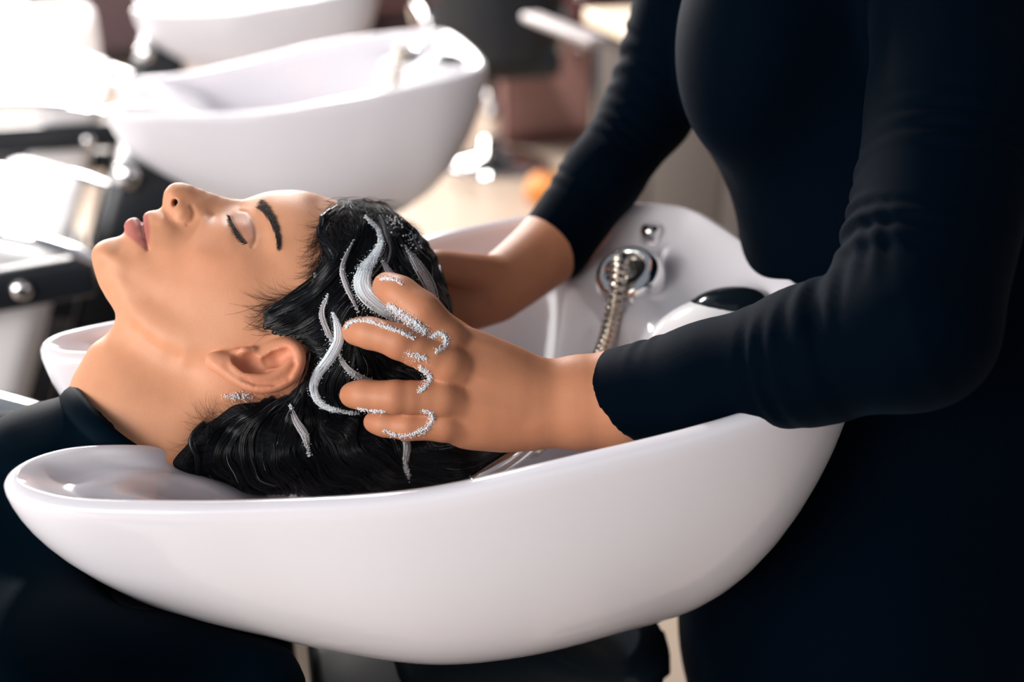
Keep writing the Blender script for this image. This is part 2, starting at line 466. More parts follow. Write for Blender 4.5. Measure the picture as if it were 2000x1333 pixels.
# ------------------------------------------------------------------ the client: head and neck
# profile of the face and skull in the mid plane (pixels) with the local roundness in cm
PROFILE = [(130,800,2.8),(133,774,2.6),(139,745,2.4),(157,710,2.2),(178,676,2.0),(202,658,1.8),(217,643,1.8),(225,624,2.0),(223,608,2.2),(216,595,2.0),(206,580,1.8),
 (196,562,1.8),(188,542,1.8),(183,525,1.8),(179.5,510,1.8),(178,498,1.8),(180,488,1.7),(185.5,480,1.6),(194,472.5,1.5),(206,467.5,1.4),(221,464.5,1.3),(234,461,1.2),(242,455,0),(244,450,0),
 (241,444,.9),(243,435,.9),(251,427.5,.9),(263,424,.9),(272,426.5,0),(277,432,0),(278.5,423,0),(281,417.5,0),(287,413.5,.8),(298,411.5,.9),
 (309,409.5,0),(315.5,404.5,0),(317.5,397,.4),(319,384,.45),(325,369,.7),(335,360,.8),(348,357,.8),(363,359,.75),(383,366.5,.65),(405,375,.6),(431,384,.6),(448,388,.7),
 (465,389.5,.9),(483,388,1.4),(500,382,2.4),(518,376.5,3.6),(540,373,5.0),(570,372,6.0),(596,374.5,6.4),(618,380,6.6),(644,389,6.8),(690,401,7.0),(740,420,7.0),(790,452,7.0),
 (832,500,7.0),(856,560,7.0),(860,620,7.0),(845,685,7.0),(815,745,7.0),(770,798,6.8),(710,836,6.5),(640,856,6.0),(570,858,5.4),(505,856,5.0),(455,880,4.6),(415,930,4.6),(370,1000,5.0),(330,1080,5.0)]
HALF = [  # near half of the head: pixel and distance from the mid plane in cm
 # nose
 (333,376,.95),(348,374,1.0),(366,378,1.0),(322,398,.5),(322,385,.5),(345,395,1.35),(362,396,1.35),(385,388,1.05),(405,391,.95),(430,398,.9),(450,402,.9),(468,404,1.05),
 (356,412,1.85),(348,424,1.85),(338,410,1.45),(342,433,1.65),(362,430,1.85),(372,414,1.72),(384,406,1.55),(381,425,1.75),(400,404,1.35),(425,412,1.4),(330,418,1.15),(324,411,.75),
 (354,444,1.95),(372,440,2.1),(318,416,.85),
 # mouth
 (300,420,.95),(318,430,1.6),(335,444,2.0),(284,421,.65),(290,432,1.15),(288,448,1.6),(291,465,2.15),(292,480,2.6),(287,489,2.62),
 (278.5,446,1.15),(281,458,1.62),(284.5,473,2.12),(300,442,1.6),(304,465,2.35),(318,455,2.25),
 (262,432,.85),(250,438,.65),(270,440,1.15),(263,452,1.55),(272,463,1.95),(279,477,2.35),(250,450,.95),(258,463,1.65),(268,477,2.25),(277,489,2.6),(248,459,1.05),
 (303,490,2.9),(300,508,3.15),(278,505,2.85),(256,480,2.05),(243,470,1.35),(262,497,2.55),
 # chin, jaw
 (206,476,1.25),(220,476,1.35),(196,487,1.55),(190,500,1.5),(205,496,2.0),(232,490,1.9),(232,512,2.5),(208,522,1.85),(200,538,1.35),(222,545,2.45),(212,566,1.5),(232,570,2.75),(250,540,2.85),
 (226,592,1.9),(240,600,2.95),(262,580,3.45),(258,625,3.65),(286,645,4.45),(320,668,5.1),(362,684,5.65),(400,692,5.95),
 (236,622,2.1),(262,650,3.3),(292,676,4.15),(330,702,4.7),(372,722,5.25),
 # neck
 (228,650,1.9),(210,690,2.5),(180,720,2.3),(165,750,2.6),(160,790,3.3),(220,740,3.9),(200,790,4.5),(260,760,4.8),(250,830,5.4),(310,780,5.35),(320,850,5.8),(200,860,5.0),(380,800,5.8),(380,880,5.4),(300,920,6.0),(420,850,4.8),(330,1000,5.2),(260,1000,6.2),
 # cheek
 (338,465,2.75),(365,462,2.95),(395,450,3.0),(330,490,3.4),(352,500,3.9),(330,525,3.95),(300,545,3.75),(300,585,4.0),(345,560,4.6),(340,610,4.9),(385,490,4.4),(390,535,5.15),(380,590,5.45),(380,640,5.75),(430,470,4.3),(425,510,5.35),(430,560,5.95),(425,620,6.2),(430,660,6.35),(470,500,5.55),(480,540,6.15),(480,590,6.55),(480,640,6.7),
 (400,428,2.2),(420,440,2.95),(418,424,1.75),(440,440,3.35),(445,458,4.1),(462,485,5.05),
 # eye: closed lid and the hollow over it
 (449,421,1.95),(452,431,2.65),(460,444,3.6),(470,459,4.25),(480,474,4.85),(461,417,1.9),(470,427,2.75),(475,441,3.75),(484,455,4.3),(490,468,4.8),(478,413,2.0),(487,425,2.95),(495,441,3.75),(502,459,4.45),(497,478,5.05),
 (486,403,1.55),(500,400,2.05),(510,412,2.95),(520,430,3.85),(530,452,4.75),(541,478,5.65),(505,428,3.35),(515,450,4.25),(516,475,5.1),(500,495,5.5),
 # forehead, temple
 (520,392,2.3),(535,400,3.1),(548,425,4.2),(556,455,5.2),(560,490,5.95),(545,520,6.1),(520,530,6.1),(545,386,2.45),(575,388,2.9),(600,392,3.1),(570,405,3.75),(600,412,4.1),(585,435,4.85),(600,470,5.75),(590,515,6.3),(560,560,6.6),(620,395,2.9),(630,420,4.2),
 # skull
 (660,430,4.5),(700,460,5.3),(640,480,5.7),(690,520,6.4),(640,550,6.9),(700,590,7.3),(620,610,7.2),(560,620,6.9),(520,650,6.8),(560,680,7.0),(630,680,7.35),(700,670,7.35),(770,610,6.5),(770,540,5.6),(820,590,4.6),(760,690,6.4),(810,680,4.8),(700,750,6.3),(640,770,6.1),(760,750,4.9),(560,740,6.7),(500,720,6.6),(440,700,6.35),(460,770,6.2),(560,800,5.0),(640,820,3.9),(490,820,5.2),(430,790,5.9)]
def build_head_field():
    C, G, RG = [], [], []
    prof = np.array([to_st(sag(x, y, 0))[:2] for x, y, r in PROFILE]) * 100
    rr = np.array([r for _, _, r in PROFILE])
    tg = np.gradient(prof, axis=0); nr = np.stack([-tg[:, 1], tg[:, 0]], 1); nr /= np.linalg.norm(nr, axis=1)[:, None]
    # outward: away from the middle of the head (profile runs clockwise in the picture)
    cen = to_st(sag(560, 640, 0))[:2] * 100
    if np.sum(np.sum(nr * (prof - cen), 1)) < 0: nr = -nr
    spacing = np.linalg.norm(tg, axis=1)
    for p, n, r, s in zip(prof, nr, rr, spacing):
        C.append(p); G.append(0.0)
        RG.append(1e-3)
        if r == 0: continue
        e = 0.22 + 0.10 * r
        C.append(p + n * e); G.append(-2 * r * e - e * e * 0.5); RG.append(1e-2)
    for x, y, h in HALF:
        C.append(to_st(sag(x, y, h))[:2] * 100); G.append(h * h); RG.append(0.02 if (x < 300 and y > 415) else 0.006 if (x < 345 or y < 420) else 0.03)
    for x, y in ((150, 350), (250, 300), (420, 300), (100, 560), (60, 700), (620, 300), (800, 330), (960, 560), (940, 760), (820, 900), (640, 960), (540, 1010), (160, 430), (90, 480)):
        p = to_st(sag(x, y, 0))[:2] * 100
        d = np.min(np.linalg.norm(prof - p, axis=1)); C.append(p); G.append(-6 * d); RG.append(0.05)
    C, G = np.array(C), np.array(G)
    # thin plates on overlapping scales: one exact interpolant
    def phi(r): return np.where(r > 1e-9, r * r * np.log(np.maximum(r, 1e-9)), 0)
    n = len(C)
    K = phi(np.linalg.norm(C[:, None] - C[None], axis=2)) + np.diag(RG)
    P = np.hstack([np.ones((n, 1)), C]); Z = np.zeros((3, 3))
    sol = np.linalg.solve(np.block([[K, P], [P.T, Z]]), np.concatenate([G, np.zeros(3)]))
    w, c = sol[:n], sol[n:]
    def g(pts):                                       # cm -> cm^2
        out = np.empty(len(pts))
        for i in range(0, len(pts), 20000):
            q = pts[i:i + 20000]
            out[i:i + 20000] = phi(np.linalg.norm(q[:, None] - C[None], axis=2)) @ w + c[0] + q @ c[1:]
        return out
    return g
head_g = build_head_field()
STEP = 0.0010
h_lo = np.array([-0.150, -0.190, -0.098]); h_hi = np.array([0.178, 0.128, 0.098])
HF = Field(h_lo, h_hi, STEP)
gx, gy = HF.X.ravel() * 100.0, HF.Y.ravel() * 100.0
G2 = head_g(np.stack(np.meshgrid(gx, gy, indexing='ij'), -1).reshape(-1, 2)).reshape(len(gx), len(gy))
def g_at(s, t):                                       # bilinear, metres in, cm^2 out
    u = np.clip((np.asarray(s) - h_lo[0]) / STEP, 0, len(gx) - 1.001); v = np.clip((np.asarray(t) - h_lo[1]) / STEP, 0, len(gy) - 1.001)
    i, j = u.astype(int), v.astype(int); fu, fv = u - i, v - j
    return (G2[i, j] * (1 - fu) + G2[i + 1, j] * fu) * (1 - fv) + (G2[i, j + 1] * (1 - fu) + G2[i + 1, j + 1] * fu) * fv
def skull_h(px, py, it=6):                            # cm from the mid plane of the head surface met by the ray through a pixel
    h = 5.0
    for _ in range(it):
        q = to_st(sag(px, py, h)); v = float(g_at(q[0], q[1])); h = 0.5 * h + 0.5 * math.sqrt(max(v, 0.0))
    return h
# distance-like field from g - w^2
w2 = (HF.Z * 100.0) ** 2
ds = np.gradient(G2, STEP * 100.0); gm2 = (ds[0] ** 2 + ds[1] ** 2)[:, :, None]
num = (w2 - G2[:, :, None])
HF.f = (num / np.sqrt(np.maximum(gm2 + 4 * w2, 0.25)) / 100.0).astype(np.float32)
HF.f = np.clip(HF.f, -0.03, 0.03)
HF_BARE = HF.f.copy()
# ears, both sides
HELIX = [(505,713,6.9,.20),(522,700,7.2,.24),(540,683,7.35,.27),(560,674,7.6,.28),(577,682,7.95,.28),(585,702,8.25,.28),(577,729,8.5,.27),(556,748,8.6,.26),(525,758,8.6,.25),(492,755,8.45,.25),(464,742,8.15,.26),(443,727,7.75,.30),(424,713,7.35,.33),(413,703,7.0,.30)]
ANTI = [(571,697,8.0,.16),(560,718,8.2,.21),(536,735,8.35,.24),(505,740,8.35,.25),(478,733,8.2,.25),(459,720,7.9,.26),(449,705,7.45,.27)]
TRAG = [(462,689,6.9,.22),(478,688,7.25,.28),(494,684,7.15,.24)]
for side in (1, -1):
    def E(pt):
        q = to_st(sag(pt[0], pt[1], pt[2])); q[2] *= side; return q
    hub = E((500, 704, 6.3))
    for pt in catmull(HELIX[2:], 3): HF.cone(hub, E((pt[0], pt[1], pt[2] - 0.30)), 0.0055, 0.0026, 0.006)
    HF.chain([E((424, 704, 7.0)), E((440, 714, 7.3)), E((452, 722, 7.5))], [0.0045, 0.0042, 0.003], 0.006)
    hp = catmull(HELIX, 3)
    HF.chain([E(p) for p in hp], [p[3] * 0.01 for p in hp], 0.0018)
    hp = catmull(ANTI, 3)
    HF.chain([E(p) for p in hp], [p[3] * 0.01 for p in hp], 0.0025)
    HF.chain([E(p) for p in TRAG], [p[3] * 0.01 for p in TRAG], 0.0035)
    # the bowl of the ear, the hollow over it and the groove inside the rim
    HF.chain([E((470, 704, 7.75)), E((486, 712, 7.75)), E((504, 717, 7.8))], [0.0055, 0.0080, 0.0056], 0.0016, sub=True)
    HF.chain([E((521, 708, 7.7)), E((538, 702, 7.8)), E((557, 691, 8.0))], [0.0046, 0.0056, 0.0040], 0.0014, sub=True)
    HF.chain([E((576, 712, 8.5)), E((562, 736, 8.75)), E((535, 749, 8.85)), E((500, 749.5, 8.75)), E((474, 741, 8.5))], [0.0016, 0.0019, 0.0019, 0.0017, 0.001], 0.001, sub=True)
    # nostril
    HF.chain([E((330, 392, 1.75)), E((333, 401, 1.75)), E((336, 410, 1.7))], [0.0014, 0.0021, 0.0014], 0.0012, sub=True)
    HF.chain([E((333, 401, 1.7)), E((345, 395, 0.9))], [0.0020, 0.0026], 0.0012, sub=True)
V, Q = HF.mesh(2)
cl_st = V
V = from_st(V)
# fine relief: shallow grooves pressed along lines drawn on the near side and mirrored
def vert_normals(V, Q):
    n = np.cross(V[Q[:, 2]] - V[Q[:, 0]], V[Q[:, 3]] - V[Q[:, 1]])
    N = np.zeros_like(V)
    for c in range(4):
        for ax in range(3): N[:, ax] += np.bincount(Q[:, c], n[:, ax], len(V))
    return N / (np.linalg.norm(N, axis=1)[:, None] + 1e-12)
def line_dist(P, line):
    d = np.full(len(P), 1e3)
    for a, b in zip(line[:-1], line[1:]):
        ab = b - a; t = np.clip(((P - a) @ ab) / (ab @ ab + 1e-12), 0, 1)
        d = np.minimum(d, np.linalg.norm(P - a - t[:, None] * ab, axis=1))
    return d
def st2(pts): return np.array([to_st(sag(*p))[:2] for p in pts])
def poly_mask(P, poly, soft):
    poly = np.asarray(poly); x, y = P[:, 0], P[:, 1]; ins = np.zeros(len(P), bool); n = len(poly)
    for i in range(n):
        (x0, y0), (x1, y1) = poly[i], poly[(i + 1) % n]
        c = ((y0 > y) != (y1 > y)) & (x < (x1 - x0) * (y - y0) / (y1 - y0 + 1e-12) + x0); ins ^= c
    d = line_dist(P, np.vstack([poly, poly[:1]])); d = np.where(ins, d, -d)
    return np.clip(0.5 + d / (2 * soft), 0, 1)
nrm_st = vert_normals(cl_st, Q)
def groove(pts, width, depth):
    global cl_st
    L = catmull(st2(pts), 4); lo, hi = L.min(0) - 4 * width, L.max(0) + 4 * width
    m = np.where((cl_st[:, :2] > lo).all(1) & (cl_st[:, :2] < hi).all(1))[0]
    d = line_dist(cl_st[m, :2], L)
    cl_st[m] -= nrm_st[m] * (depth * np.exp(-(d / width) ** 2))[:, None]
groove([(276, 430, .3), (278.5, 446, 1.2), (281.5, 459, 1.65), (284.5, 473, 2.1), (288, 488, 2.6)], 0.0009, 0.0011)
groove([(469, 411, 1.9), (482, 414, 2.1), (492, 427, 3.0), (499, 447, 3.9), (499, 468, 4.7), (492, 482, 5.1)], 0.0012, 0.0007)
groove([(449, 423, 2.2), (456, 437, 3.2), (466, 454, 4.0), (480, 475, 4.9)], 0.0008, 0.0007)
groove([(374, 403, 1.5), (379, 415, 1.6), (376, 428, 1.8), (366, 438, 1.95)], 0.0016, 0.0009)
groove([(232, 612, 2.0), (262, 645, 3.4), (300, 676, 4.3), (345, 698, 5.0)], 0.004, 0.0012)
# soften the lips
lm = poly_mask(cl_st[:, :2], st2([(230, 460, .8), (232, 425, .3), (262, 412, 0), (290, 405, 0), (300, 440, 1.5), (300, 500, 2.8), (262, 490, 2.4)]), 0.002) * (np.abs(cl_st[:, 2]) < 0.034)
cl_st = cl_st + (relax(cl_st, Q, 14, 0.5) - cl_st) * lm[:, None]
cm_ = np.exp(-(np.linalg.norm(cl_st[:, :2] - st2([(198, 484, 1)])[0], axis=1) / 0.011) ** 2)
cl_st = cl_st + (relax(cl_st, Q, 40, 0.5) - cl_st) * cm_[:, None]
nrm_st = vert_normals(cl_st, Q)
groove([(276, 430, .3), (278.5, 446, 1.2), (281.5, 459, 1.65), (284.5, 473, 2.1), (288, 488, 2.6)], 0.0010, 0.0016)
V = from_st(cl_st)
# skin colour: lips, lids, ear, all symmetric about the mid plane
def skin_attr(me, cols):
    at = me.color_attributes.new('tone', 'FLOAT_COLOR', 'POINT')
    at.data.foreach_set('color', np.hstack([cols, np.ones((len(cols), 1))]).astype(np.float32).ravel())
SKIN = np.array([0.66, 0.315, 0.175]); LIP = np.array([0.46, 0.150, 0.120]); WARM = np.array([0.66, 0.235, 0.135]); LID = np.array([0.42, 0.185, 0.125])
col = np.repeat(SKIN[None], len(cl_st), 0)
def paint(mask, c):
    global col
    col = col * (1 - mask[:, None]) + c * mask[:, None]
S2 = cl_st[:, :2]
paint(poly_mask(S2, st2([(236, 448, .8), (234, 434, .3), (250, 418, 0), (266, 416, 0), (276, 408, 0), (286.5, 412, .4), (291, 432, 1.2), (292.5, 450, 1.7), (292, 470, 2.2), (288.5, 490, 2.6), (282, 487, 2.5), (265, 474, 2.1), (250, 461.5, 1.2)]), 0.0012) * (np.abs(cl_st[:, 2]) < 0.032), LIP)
paint(poly_mask(S2, st2([(450, 419, 2), (466, 412, 2), (484, 414, 2.2), (496, 432, 3.2), (501, 455, 4.2), (492, 478, 5), (480, 474, 4.8), (465, 451, 3.9)]), 0.0022) * 0.75, LID)
for c, r, k in (((575, 715, 8.2), 0.016, .55), ((520, 755, 8.4), 0.017, .5), ((480, 708, 7), 0.012, .6), ((425, 710, 7.2), 0.010, .35), ((400, 500, 5), 0.026, .22), ((345, 385, 1), 0.012, .2), ((560, 680, 7.6), 0.010, .4)):
    p = st2([c])[0]; paint(np.exp(-(np.linalg.norm(S2 - p, axis=1) / r) ** 2) * k, WARM)
def skin_material(name):
    m = mat(name, (0.66, 0.335, 0.195), 0.5, Subsurface_Weight=0.15, Subsurface_Scale=0.005)
    nt = m.node_tree; p = nt.nodes['Principled BSDF']
    p.inputs['Subsurface Radius'].default_value = (1.0, 0.35, 0.18)
    p.inputs['Specular IOR Level'].default_value = 0.3
    at = nt.nodes.new('ShaderNodeVertexColor'); at.layer_name = 'tone'
    tc = nt.nodes.new('ShaderNodeTexCoord')
    no = nt.nodes.new('ShaderNodeTexNoise'); no.inputs['Scale'].default_value = 45; no.inputs['Detail'].default_value = 6
    mx = nt.nodes.new('ShaderNodeMix'); mx.data_type = 'RGBA'; mx.blend_type = 'MULTIPLY'
    rp = nt.nodes.new('ShaderNodeValToRGB'); rp.color_ramp.elements[0].color = (0.90, 0.86, 0.84, 1); rp.color_ramp.elements[0].position = 0.3; rp.color_ramp.elements[1].color = (1, 1, 1, 1); rp.color_ramp.elements[1].position = 0.7
    nt.links.new(tc.outputs['Object'], no.inputs['Vector']); nt.links.new(no.outputs['Fac'], rp.inputs[0])
    mx.inputs[0].default_value = 0.8
    nt.links.new(at.outputs['Color'], mx.inputs[6]); nt.links.new(rp.outputs[0], mx.inputs[7]); nt.links.new(mx.outputs[2], p.inputs['Base Color'])
    po = nt.nodes.new('ShaderNodeTexVoronoi'); po.inputs['Scale'].default_value = 900
    bp = nt.nodes.new('ShaderNodeBump'); bp.inputs['Strength'].default_value = 0.12; bp.inputs['Distance'].default_value = 0.0005
    nt.links.new(tc.outputs['Object'], po.inputs['Vector']); nt.links.new(po.outputs['Distance'], bp.inputs['Height']); nt.links.new(bp.outputs[0], p.inputs['Normal'])
    return m
M['skin'] = skin_material('skin')
M['lash'] = mat('dark_lashes', (0.006, 0.005, 0.005), 0.5)
M['brow'] = mat('dark_brown_brow', (0.018, 0.011, 0.009), 0.55)
client = empty('person', AB(-0.3, 0.78, 0.42))
body = fast_mesh('body', V, Q, M['skin'], client)
skin_attr(body.data, col)

def strands_mesh(lines, radii, sides=4):
    """lines: (m, n, 3) array; radii: (m, n). One mesh of thin tapered tubes."""
    L = np.asarray(lines, np.float64); m, n, _ = L.shape
    T = np.gradient(L, axis=1); T /= np.linalg.norm(T, axis=2)[..., None] + 1e-12
    up = np.array([0.31, -0.62, 0.72]); Nn = up - T * (T @ up)[..., None]; Nn /= np.linalg.norm(Nn, axis=2)[..., None] + 1e-9
    Bn = np.cross(T, Nn)
    an = 2 * np.pi * np.arange(sides) / sides
    P = L[:, :, None, :] + np.asarray(radii)[:, :, None, None] * (np.cos(an)[None, None, :, None] * Nn[:, :, None, :] + np.sin(an)[None, None, :, None] * Bn[:, :, None, :])
    Vv = P.reshape(-1, 3)
    i = np.arange(m)[:, None, None] * n * sides; j = np.arange(n - 1)[None, :, None] * sides; k = np.arange(sides)[None, None, :]
    k2 = (k + 1) % sides
    q = np.stack([i + j + k, i + j + k2, i + j + sides + k2, i + j + sides + k], -1).reshape(-1, 4)
    return Vv, q
def surf(px, py, lift=0.0):                            # point on the near side of the head, lift in cm
    h = skull_h(px, py); return sag(px, py, h + lift)
# lashes along the lid edge, and the eyebrow
def lash_line(u):
    P = catmull([(448, 422), (455, 436), (464, 451), (472, 463), (481, 475)], 12); i = u * (len(P) - 1); a = int(min(i, len(P) - 2)); return P[a] + (P[a + 1] - P[a]) * (i - a)
Ls, Rs = [], []
for u in np.linspace(0, 1, 84):
    x, y = lash_line(u)
    L0 = 9 + 6 * math.sin(math.pi * u) + random.uniform(-4, 3)
    dx, dy = -0.75 - 0.15 * u, -0.15 + 0.75 * u
    pts = []
    for k in range(6):
        t = k / 5
        pts.append(surf(x + dx * L0 * t, y + dy * L0 * t - 3 * t * t, 0.03 + 0.42 * t - 0.1 * t * t))
    Ls.append(pts); Rs.append(np.linspace(0.00042, 0.00006, 6))
lv, lq = strands_mesh(Ls, Rs); ob = fast_mesh('eyelashes', lv, lq, M['lash'], client)
Ls, Rs = [], []
BR = catmull([(501, 396), (510, 402), (521, 413), (531, 427), (538, 444), (543, 462), (544, 481)], 10)
for k in range(560):
    u = random.random() ** 0.9; i = u * (len(BR) - 1.001); a = int(i); c = BR[a] + (BR[a + 1] - BR[a]) * (i - a)
    tg = BR[a + 1] - BR[a]; tg = tg / np.linalg.norm(tg); nm = np.array([tg[1], -tg[0]])
    w = 8.5 * (1 - u) ** 0.45 + 0.5
    c = c + nm * random.uniform(-w, w)
    d = tg * 0.75 + nm * random.uniform(0.0, 0.45) * (1 if u < 0.3 else 0.0) + nm * random.uniform(-0.2, 0.2); d = d / np.linalg.norm(d)
    L0 = random.uniform(7, 13)
    Ls.append([surf(*(c + d * L0 * t), 0.03 + 0.10 * math.sin(math.pi * t * 0.8)) for t in (0, .33, .66, 1)]); Rs.append([0.00012, 0.00017, 0.00013, 0.00004])
lv, lq = strands_mesh(Ls, Rs, 3); fast_mesh('eyebrow', lv, lq, M['brow'], client)
# ------------------------------------------------------------------ the client's cape
def cloth_black(name, base, sheen, scale, strength):
    m = mat(name, base, 0.75, Sheen_Weight=sheen, Sheen_Roughness=0.35)
    m.node_tree.nodes['Principled BSDF'].inputs['Specular IOR Level'].default_value = 0.045
    m.node_tree.nodes['Principled BSDF'].inputs['Sheen Tint'].default_value = (0.35, 0.55, 0.85, 1)
    m.node_tree.nodes['Principled BSDF'].inputs['Specular Tint'].default_value = (0.25, 0.55, 1.0, 1)
    return add_bump(m, scale, strength, 0.0008)
M['cape'] = cloth_black('black_nylon_cape', (0.0005, 0.0034, 0.0066), 0.003, 500, 0.10)
M['cape'].node_tree.nodes['Principled BSDF'].inputs['Roughness'].default_value = 0.62
M['knit'] = cloth_black('black_knit', (0.0003, 0.0016, 0.0040), 0.026, 1400, 0.55)
def bounds(ps, m):
    P = np.array(ps); return P.min(0) - m, P.max(0) + m
cf_lo = np.array([-0.72, 0.40, 0.14]); cf_hi = np.array([0.09, 1.12, 1.0])       # AB frame
CF = Field(cf_lo, cf_hi, 0.007)
def abz(p): return np.array([float(p @ A), float(p @ B), float(p[2])])
def from_ab(v): return v[:, 0:1] * A + v[:, 1:2] * B + v[:, 2:3] * np.array([0, 0, 1.0])
n0, n1, n2 = abz(sag(222, 890, 0)), abz(sag(70, 985, 0)), abz(sag(-150, 1110, 0))
CF.chain([n0, n1, n2, n2 + np.array([-0.30, 0, -0.12])], [0.056, 0.060, 0.085, 0.12], 0.03)
for sgn in (1, -1):
    sh = abz(sag(70, 1085, 0)) + np.array([0, -0.135 * sgn, -0.02])
    CF.chain([n1 + np.array([0.01, 0, -0.03]), sh, sh + np.array([-0.26, -0.04 * sgn, -0.19]), sh + np.array([-0.20, -0.03 * sgn, -0.36])], [0.055, 0.052, 0.05, 0.05], 0.035)
    # hanging cloth with folds
    for i in range(27):
        a = -0.62 + i * 0.0237
        fold = 0.006 * math.sin(i * 1.9) + 0.006 * math.sin(i * 0.83 + 1)
        zt = 0.83 - max(0, (a + 0.12)) * 0.55 - max(0, -a - 0.2) * 0.35
        b = 0.783 - sgn * (0.150 - 0.20 * max(0, a + 0.10)) + fold
        CF.cone((a, b, zt), (a + (0.008 if i > 22 else 0), b - sgn * 0.03, 0.18), 0.026, 0.030, 0.022)
Vc, Qc = CF.mesh(2)
nz = vert_normals(Vc, Qc)
Vc = Vc + nz * (0.0016 * np.sin(Vc[:, 0:1] * 90 + 6 * np.sin(Vc[:, 2:3] * 14)) + 0.0012 * np.sin(Vc[:, 2:3] * 60 + Vc[:, 0:1] * 45))
cape = fast_mesh('cape', from_ab(Vc), Qc, M['cape'], client)
# folded collar band round the neck
ring = []
for t in np.linspace(0.46 * math.pi, 1.54 * math.pi, 56, endpoint=True):
    px = 268 + 137 * math.cos(t) * 0.99; py = 862
    c0, c1 = np.array([132, 770]), np.array([400, 950])
    mid = (c0 + c1) / 2; d = (c1 - c0) / 2
    p = mid + d * math.cos(t); h = 6.6 * math.sin(t)
    bulge = np.array([-48, 62]) * (math.sin(t) ** 2)
    ring.append(sag(p[0] + bulge[0] * 0.55, p[1] + bulge[1] * 0.35, h))
v, f = tube(ring, 0.0035, 10, cap=True, flat=2.6, up=-(np.array(sag(400, 700, 0)) - np.array(sag(200, 900, 0))))
mesh_obj('collar', v, f, M['cape'], client)
# ------------------------------------------------------------------ the stylist
stylist = empty('person', AB(0.62, 0.80, 0.0))
def S(px, py, h): return to_st(sag(px, py, h))
# near hand (left), spread over the side of the head: joint = pixel, cm from the client's mid plane, radius cm
FINGERS = [
 [(893,678,9.3,1.25),(868,655,10.2,1.15),(824,609,10.7,1.12),(782,575,9.8,1.02),(756,560,8.6,.90)],
 [(905,728,9.9,1.25),(872,712,10.8,1.12),(780,668,11.1,1.00),(722,651,10.1,.90),(694,648,8.9,.82)],
 [(900,790,9.9,1.25),(862,778,10.7,1.08),(772,776,10.7,.95),(712,772,9.7,.86),(688,772,8.7,.78)],
 [(905,835,9.4,1.15),(866,830,10.0,.98),(798,832,9.8,.84),(752,828,9.1,.74),(730,825,8.4,.64)]]
PALM = [[(1052,760,9.0,1.70),(985,722,9.3,1.55),(893,672,9.3,1.20)], [(1052,775,9.2,1.85),(985,752,9.6,1.60),(905,728,9.9,1.25)],
        [(1052,798,9.2,1.85),(985,795,9.6,1.60),(900,790,9.9,1.25)], [(1055,818,9.0,1.75),(985,832,9.1,1.50),(905,835,9.4,1.15)]]
THUMB = [(1010,748,8.0,1.5),(960,715,7.0,1.30),(912,680,6.6,1.10),(872,650,6.4,.95),(845,632,6.4,.80)]
FORE = [(1052,790,9.1,2.20),(1130,786,9.6,2.45),(1215,780,10.4,2.75),(1330,750,11.6,3.1)]
pts = [S(*p[:3]) for g in FINGERS + PALM + [THUMB, FORE] for p in g]
lo, hi = bounds(pts, 0.045)
NF = Field(lo, hi, 0.0013)
def put(Fd, chainpts, k, dense=3):
    c = catmull(chainpts, dense)
    Fd.chain([S(*p[:3]) for p in c], [p[3] * 0.01 for p in c], k)
for g in PALM: put(NF, g, 0.010)
NF.chain([S(*p) for p in ((893,680,9.0),(905,728,9.3),(900,790,9.3),(905,835,9.0))], [.011, .012, .012, .0105], 0.012)
for dy in (-26, 0, 26): NF.chain([S(p[0], p[1] + dy, p[2]) for p in FORE], [p[3] * 0.0098 * (0.92 if dy else 1.0) for p in FORE], 0.010)
put(NF, THUMB, 0.008)
for g in FINGERS:
    g = [(x, y, h, r * 1.13) for x, y, h, r in g]
    c = catmull(g, 3)
    # each finger alone, then blended into the palm only near its root
    NF.chain([S(*p[:3]) for p in c], [p[3] * 0.01 for p in c], 0.0022)
    for p in (g[1], g[2], g[3]): NF.ell(S(p[0], p[1], p[2] + .12), np.eye(3) * (p[3] * 0.0105), 0.003)
Vn, Qn = NF.mesh(2)
# wrist and knuckle creases, tendons
def press(Vst, Qst, line, width, depth):
    L = catmull(np.array([S(*p) for p in line]), 4); n = vert_normals(Vst, Qst)
    d = line_dist(Vst, L); return Vst - n * (depth * np.exp(-(d / width) ** 2))[:, None]
for ln in ([(1047,716,9.5),(1056,750,11),(1054,800,11.2)], [(1068,722,9.5),(1076,760,11)]): Vn = press(Vn, Qn, ln, 0.0022, 0.0009)
for g in FINGERS:
    for j, w in ((2, .0011), (3, .0009)):
        p, q = np.array(g[j]), np.array(g[j + 1]); d = (q - p)[:2]; d /= np.linalg.norm(d); nn = np.array([-d[1], d[0]])
        for o in (-5, 0, 5):
            a = p[:2] + d * o + nn * 11; b = p[:2] + d * o - nn * 11
            Vn = press(Vn, Qn, [(a[0], a[1], p[2] + p[3] * .75), (p[0] + d[0] * o, p[1] + d[1] * o, p[2] + p[3]), (b[0], b[1], p[2] + p[3] * .75)], w, 0.0006)
for g, pr in zip(FINGERS, PALM):
    k0, k1 = g[0], pr[1]
    Vn = press(Vn, Qn, [(k0[0], k0[1], k0[2] + k0[3]), ((k0[0] + k1[0]) / 2, (k0[1] + k1[1]) / 2, k0[2] + 1.4), (k1[0], k1[1], k1[2] + k1[3])], 0.0028, -0.0009)
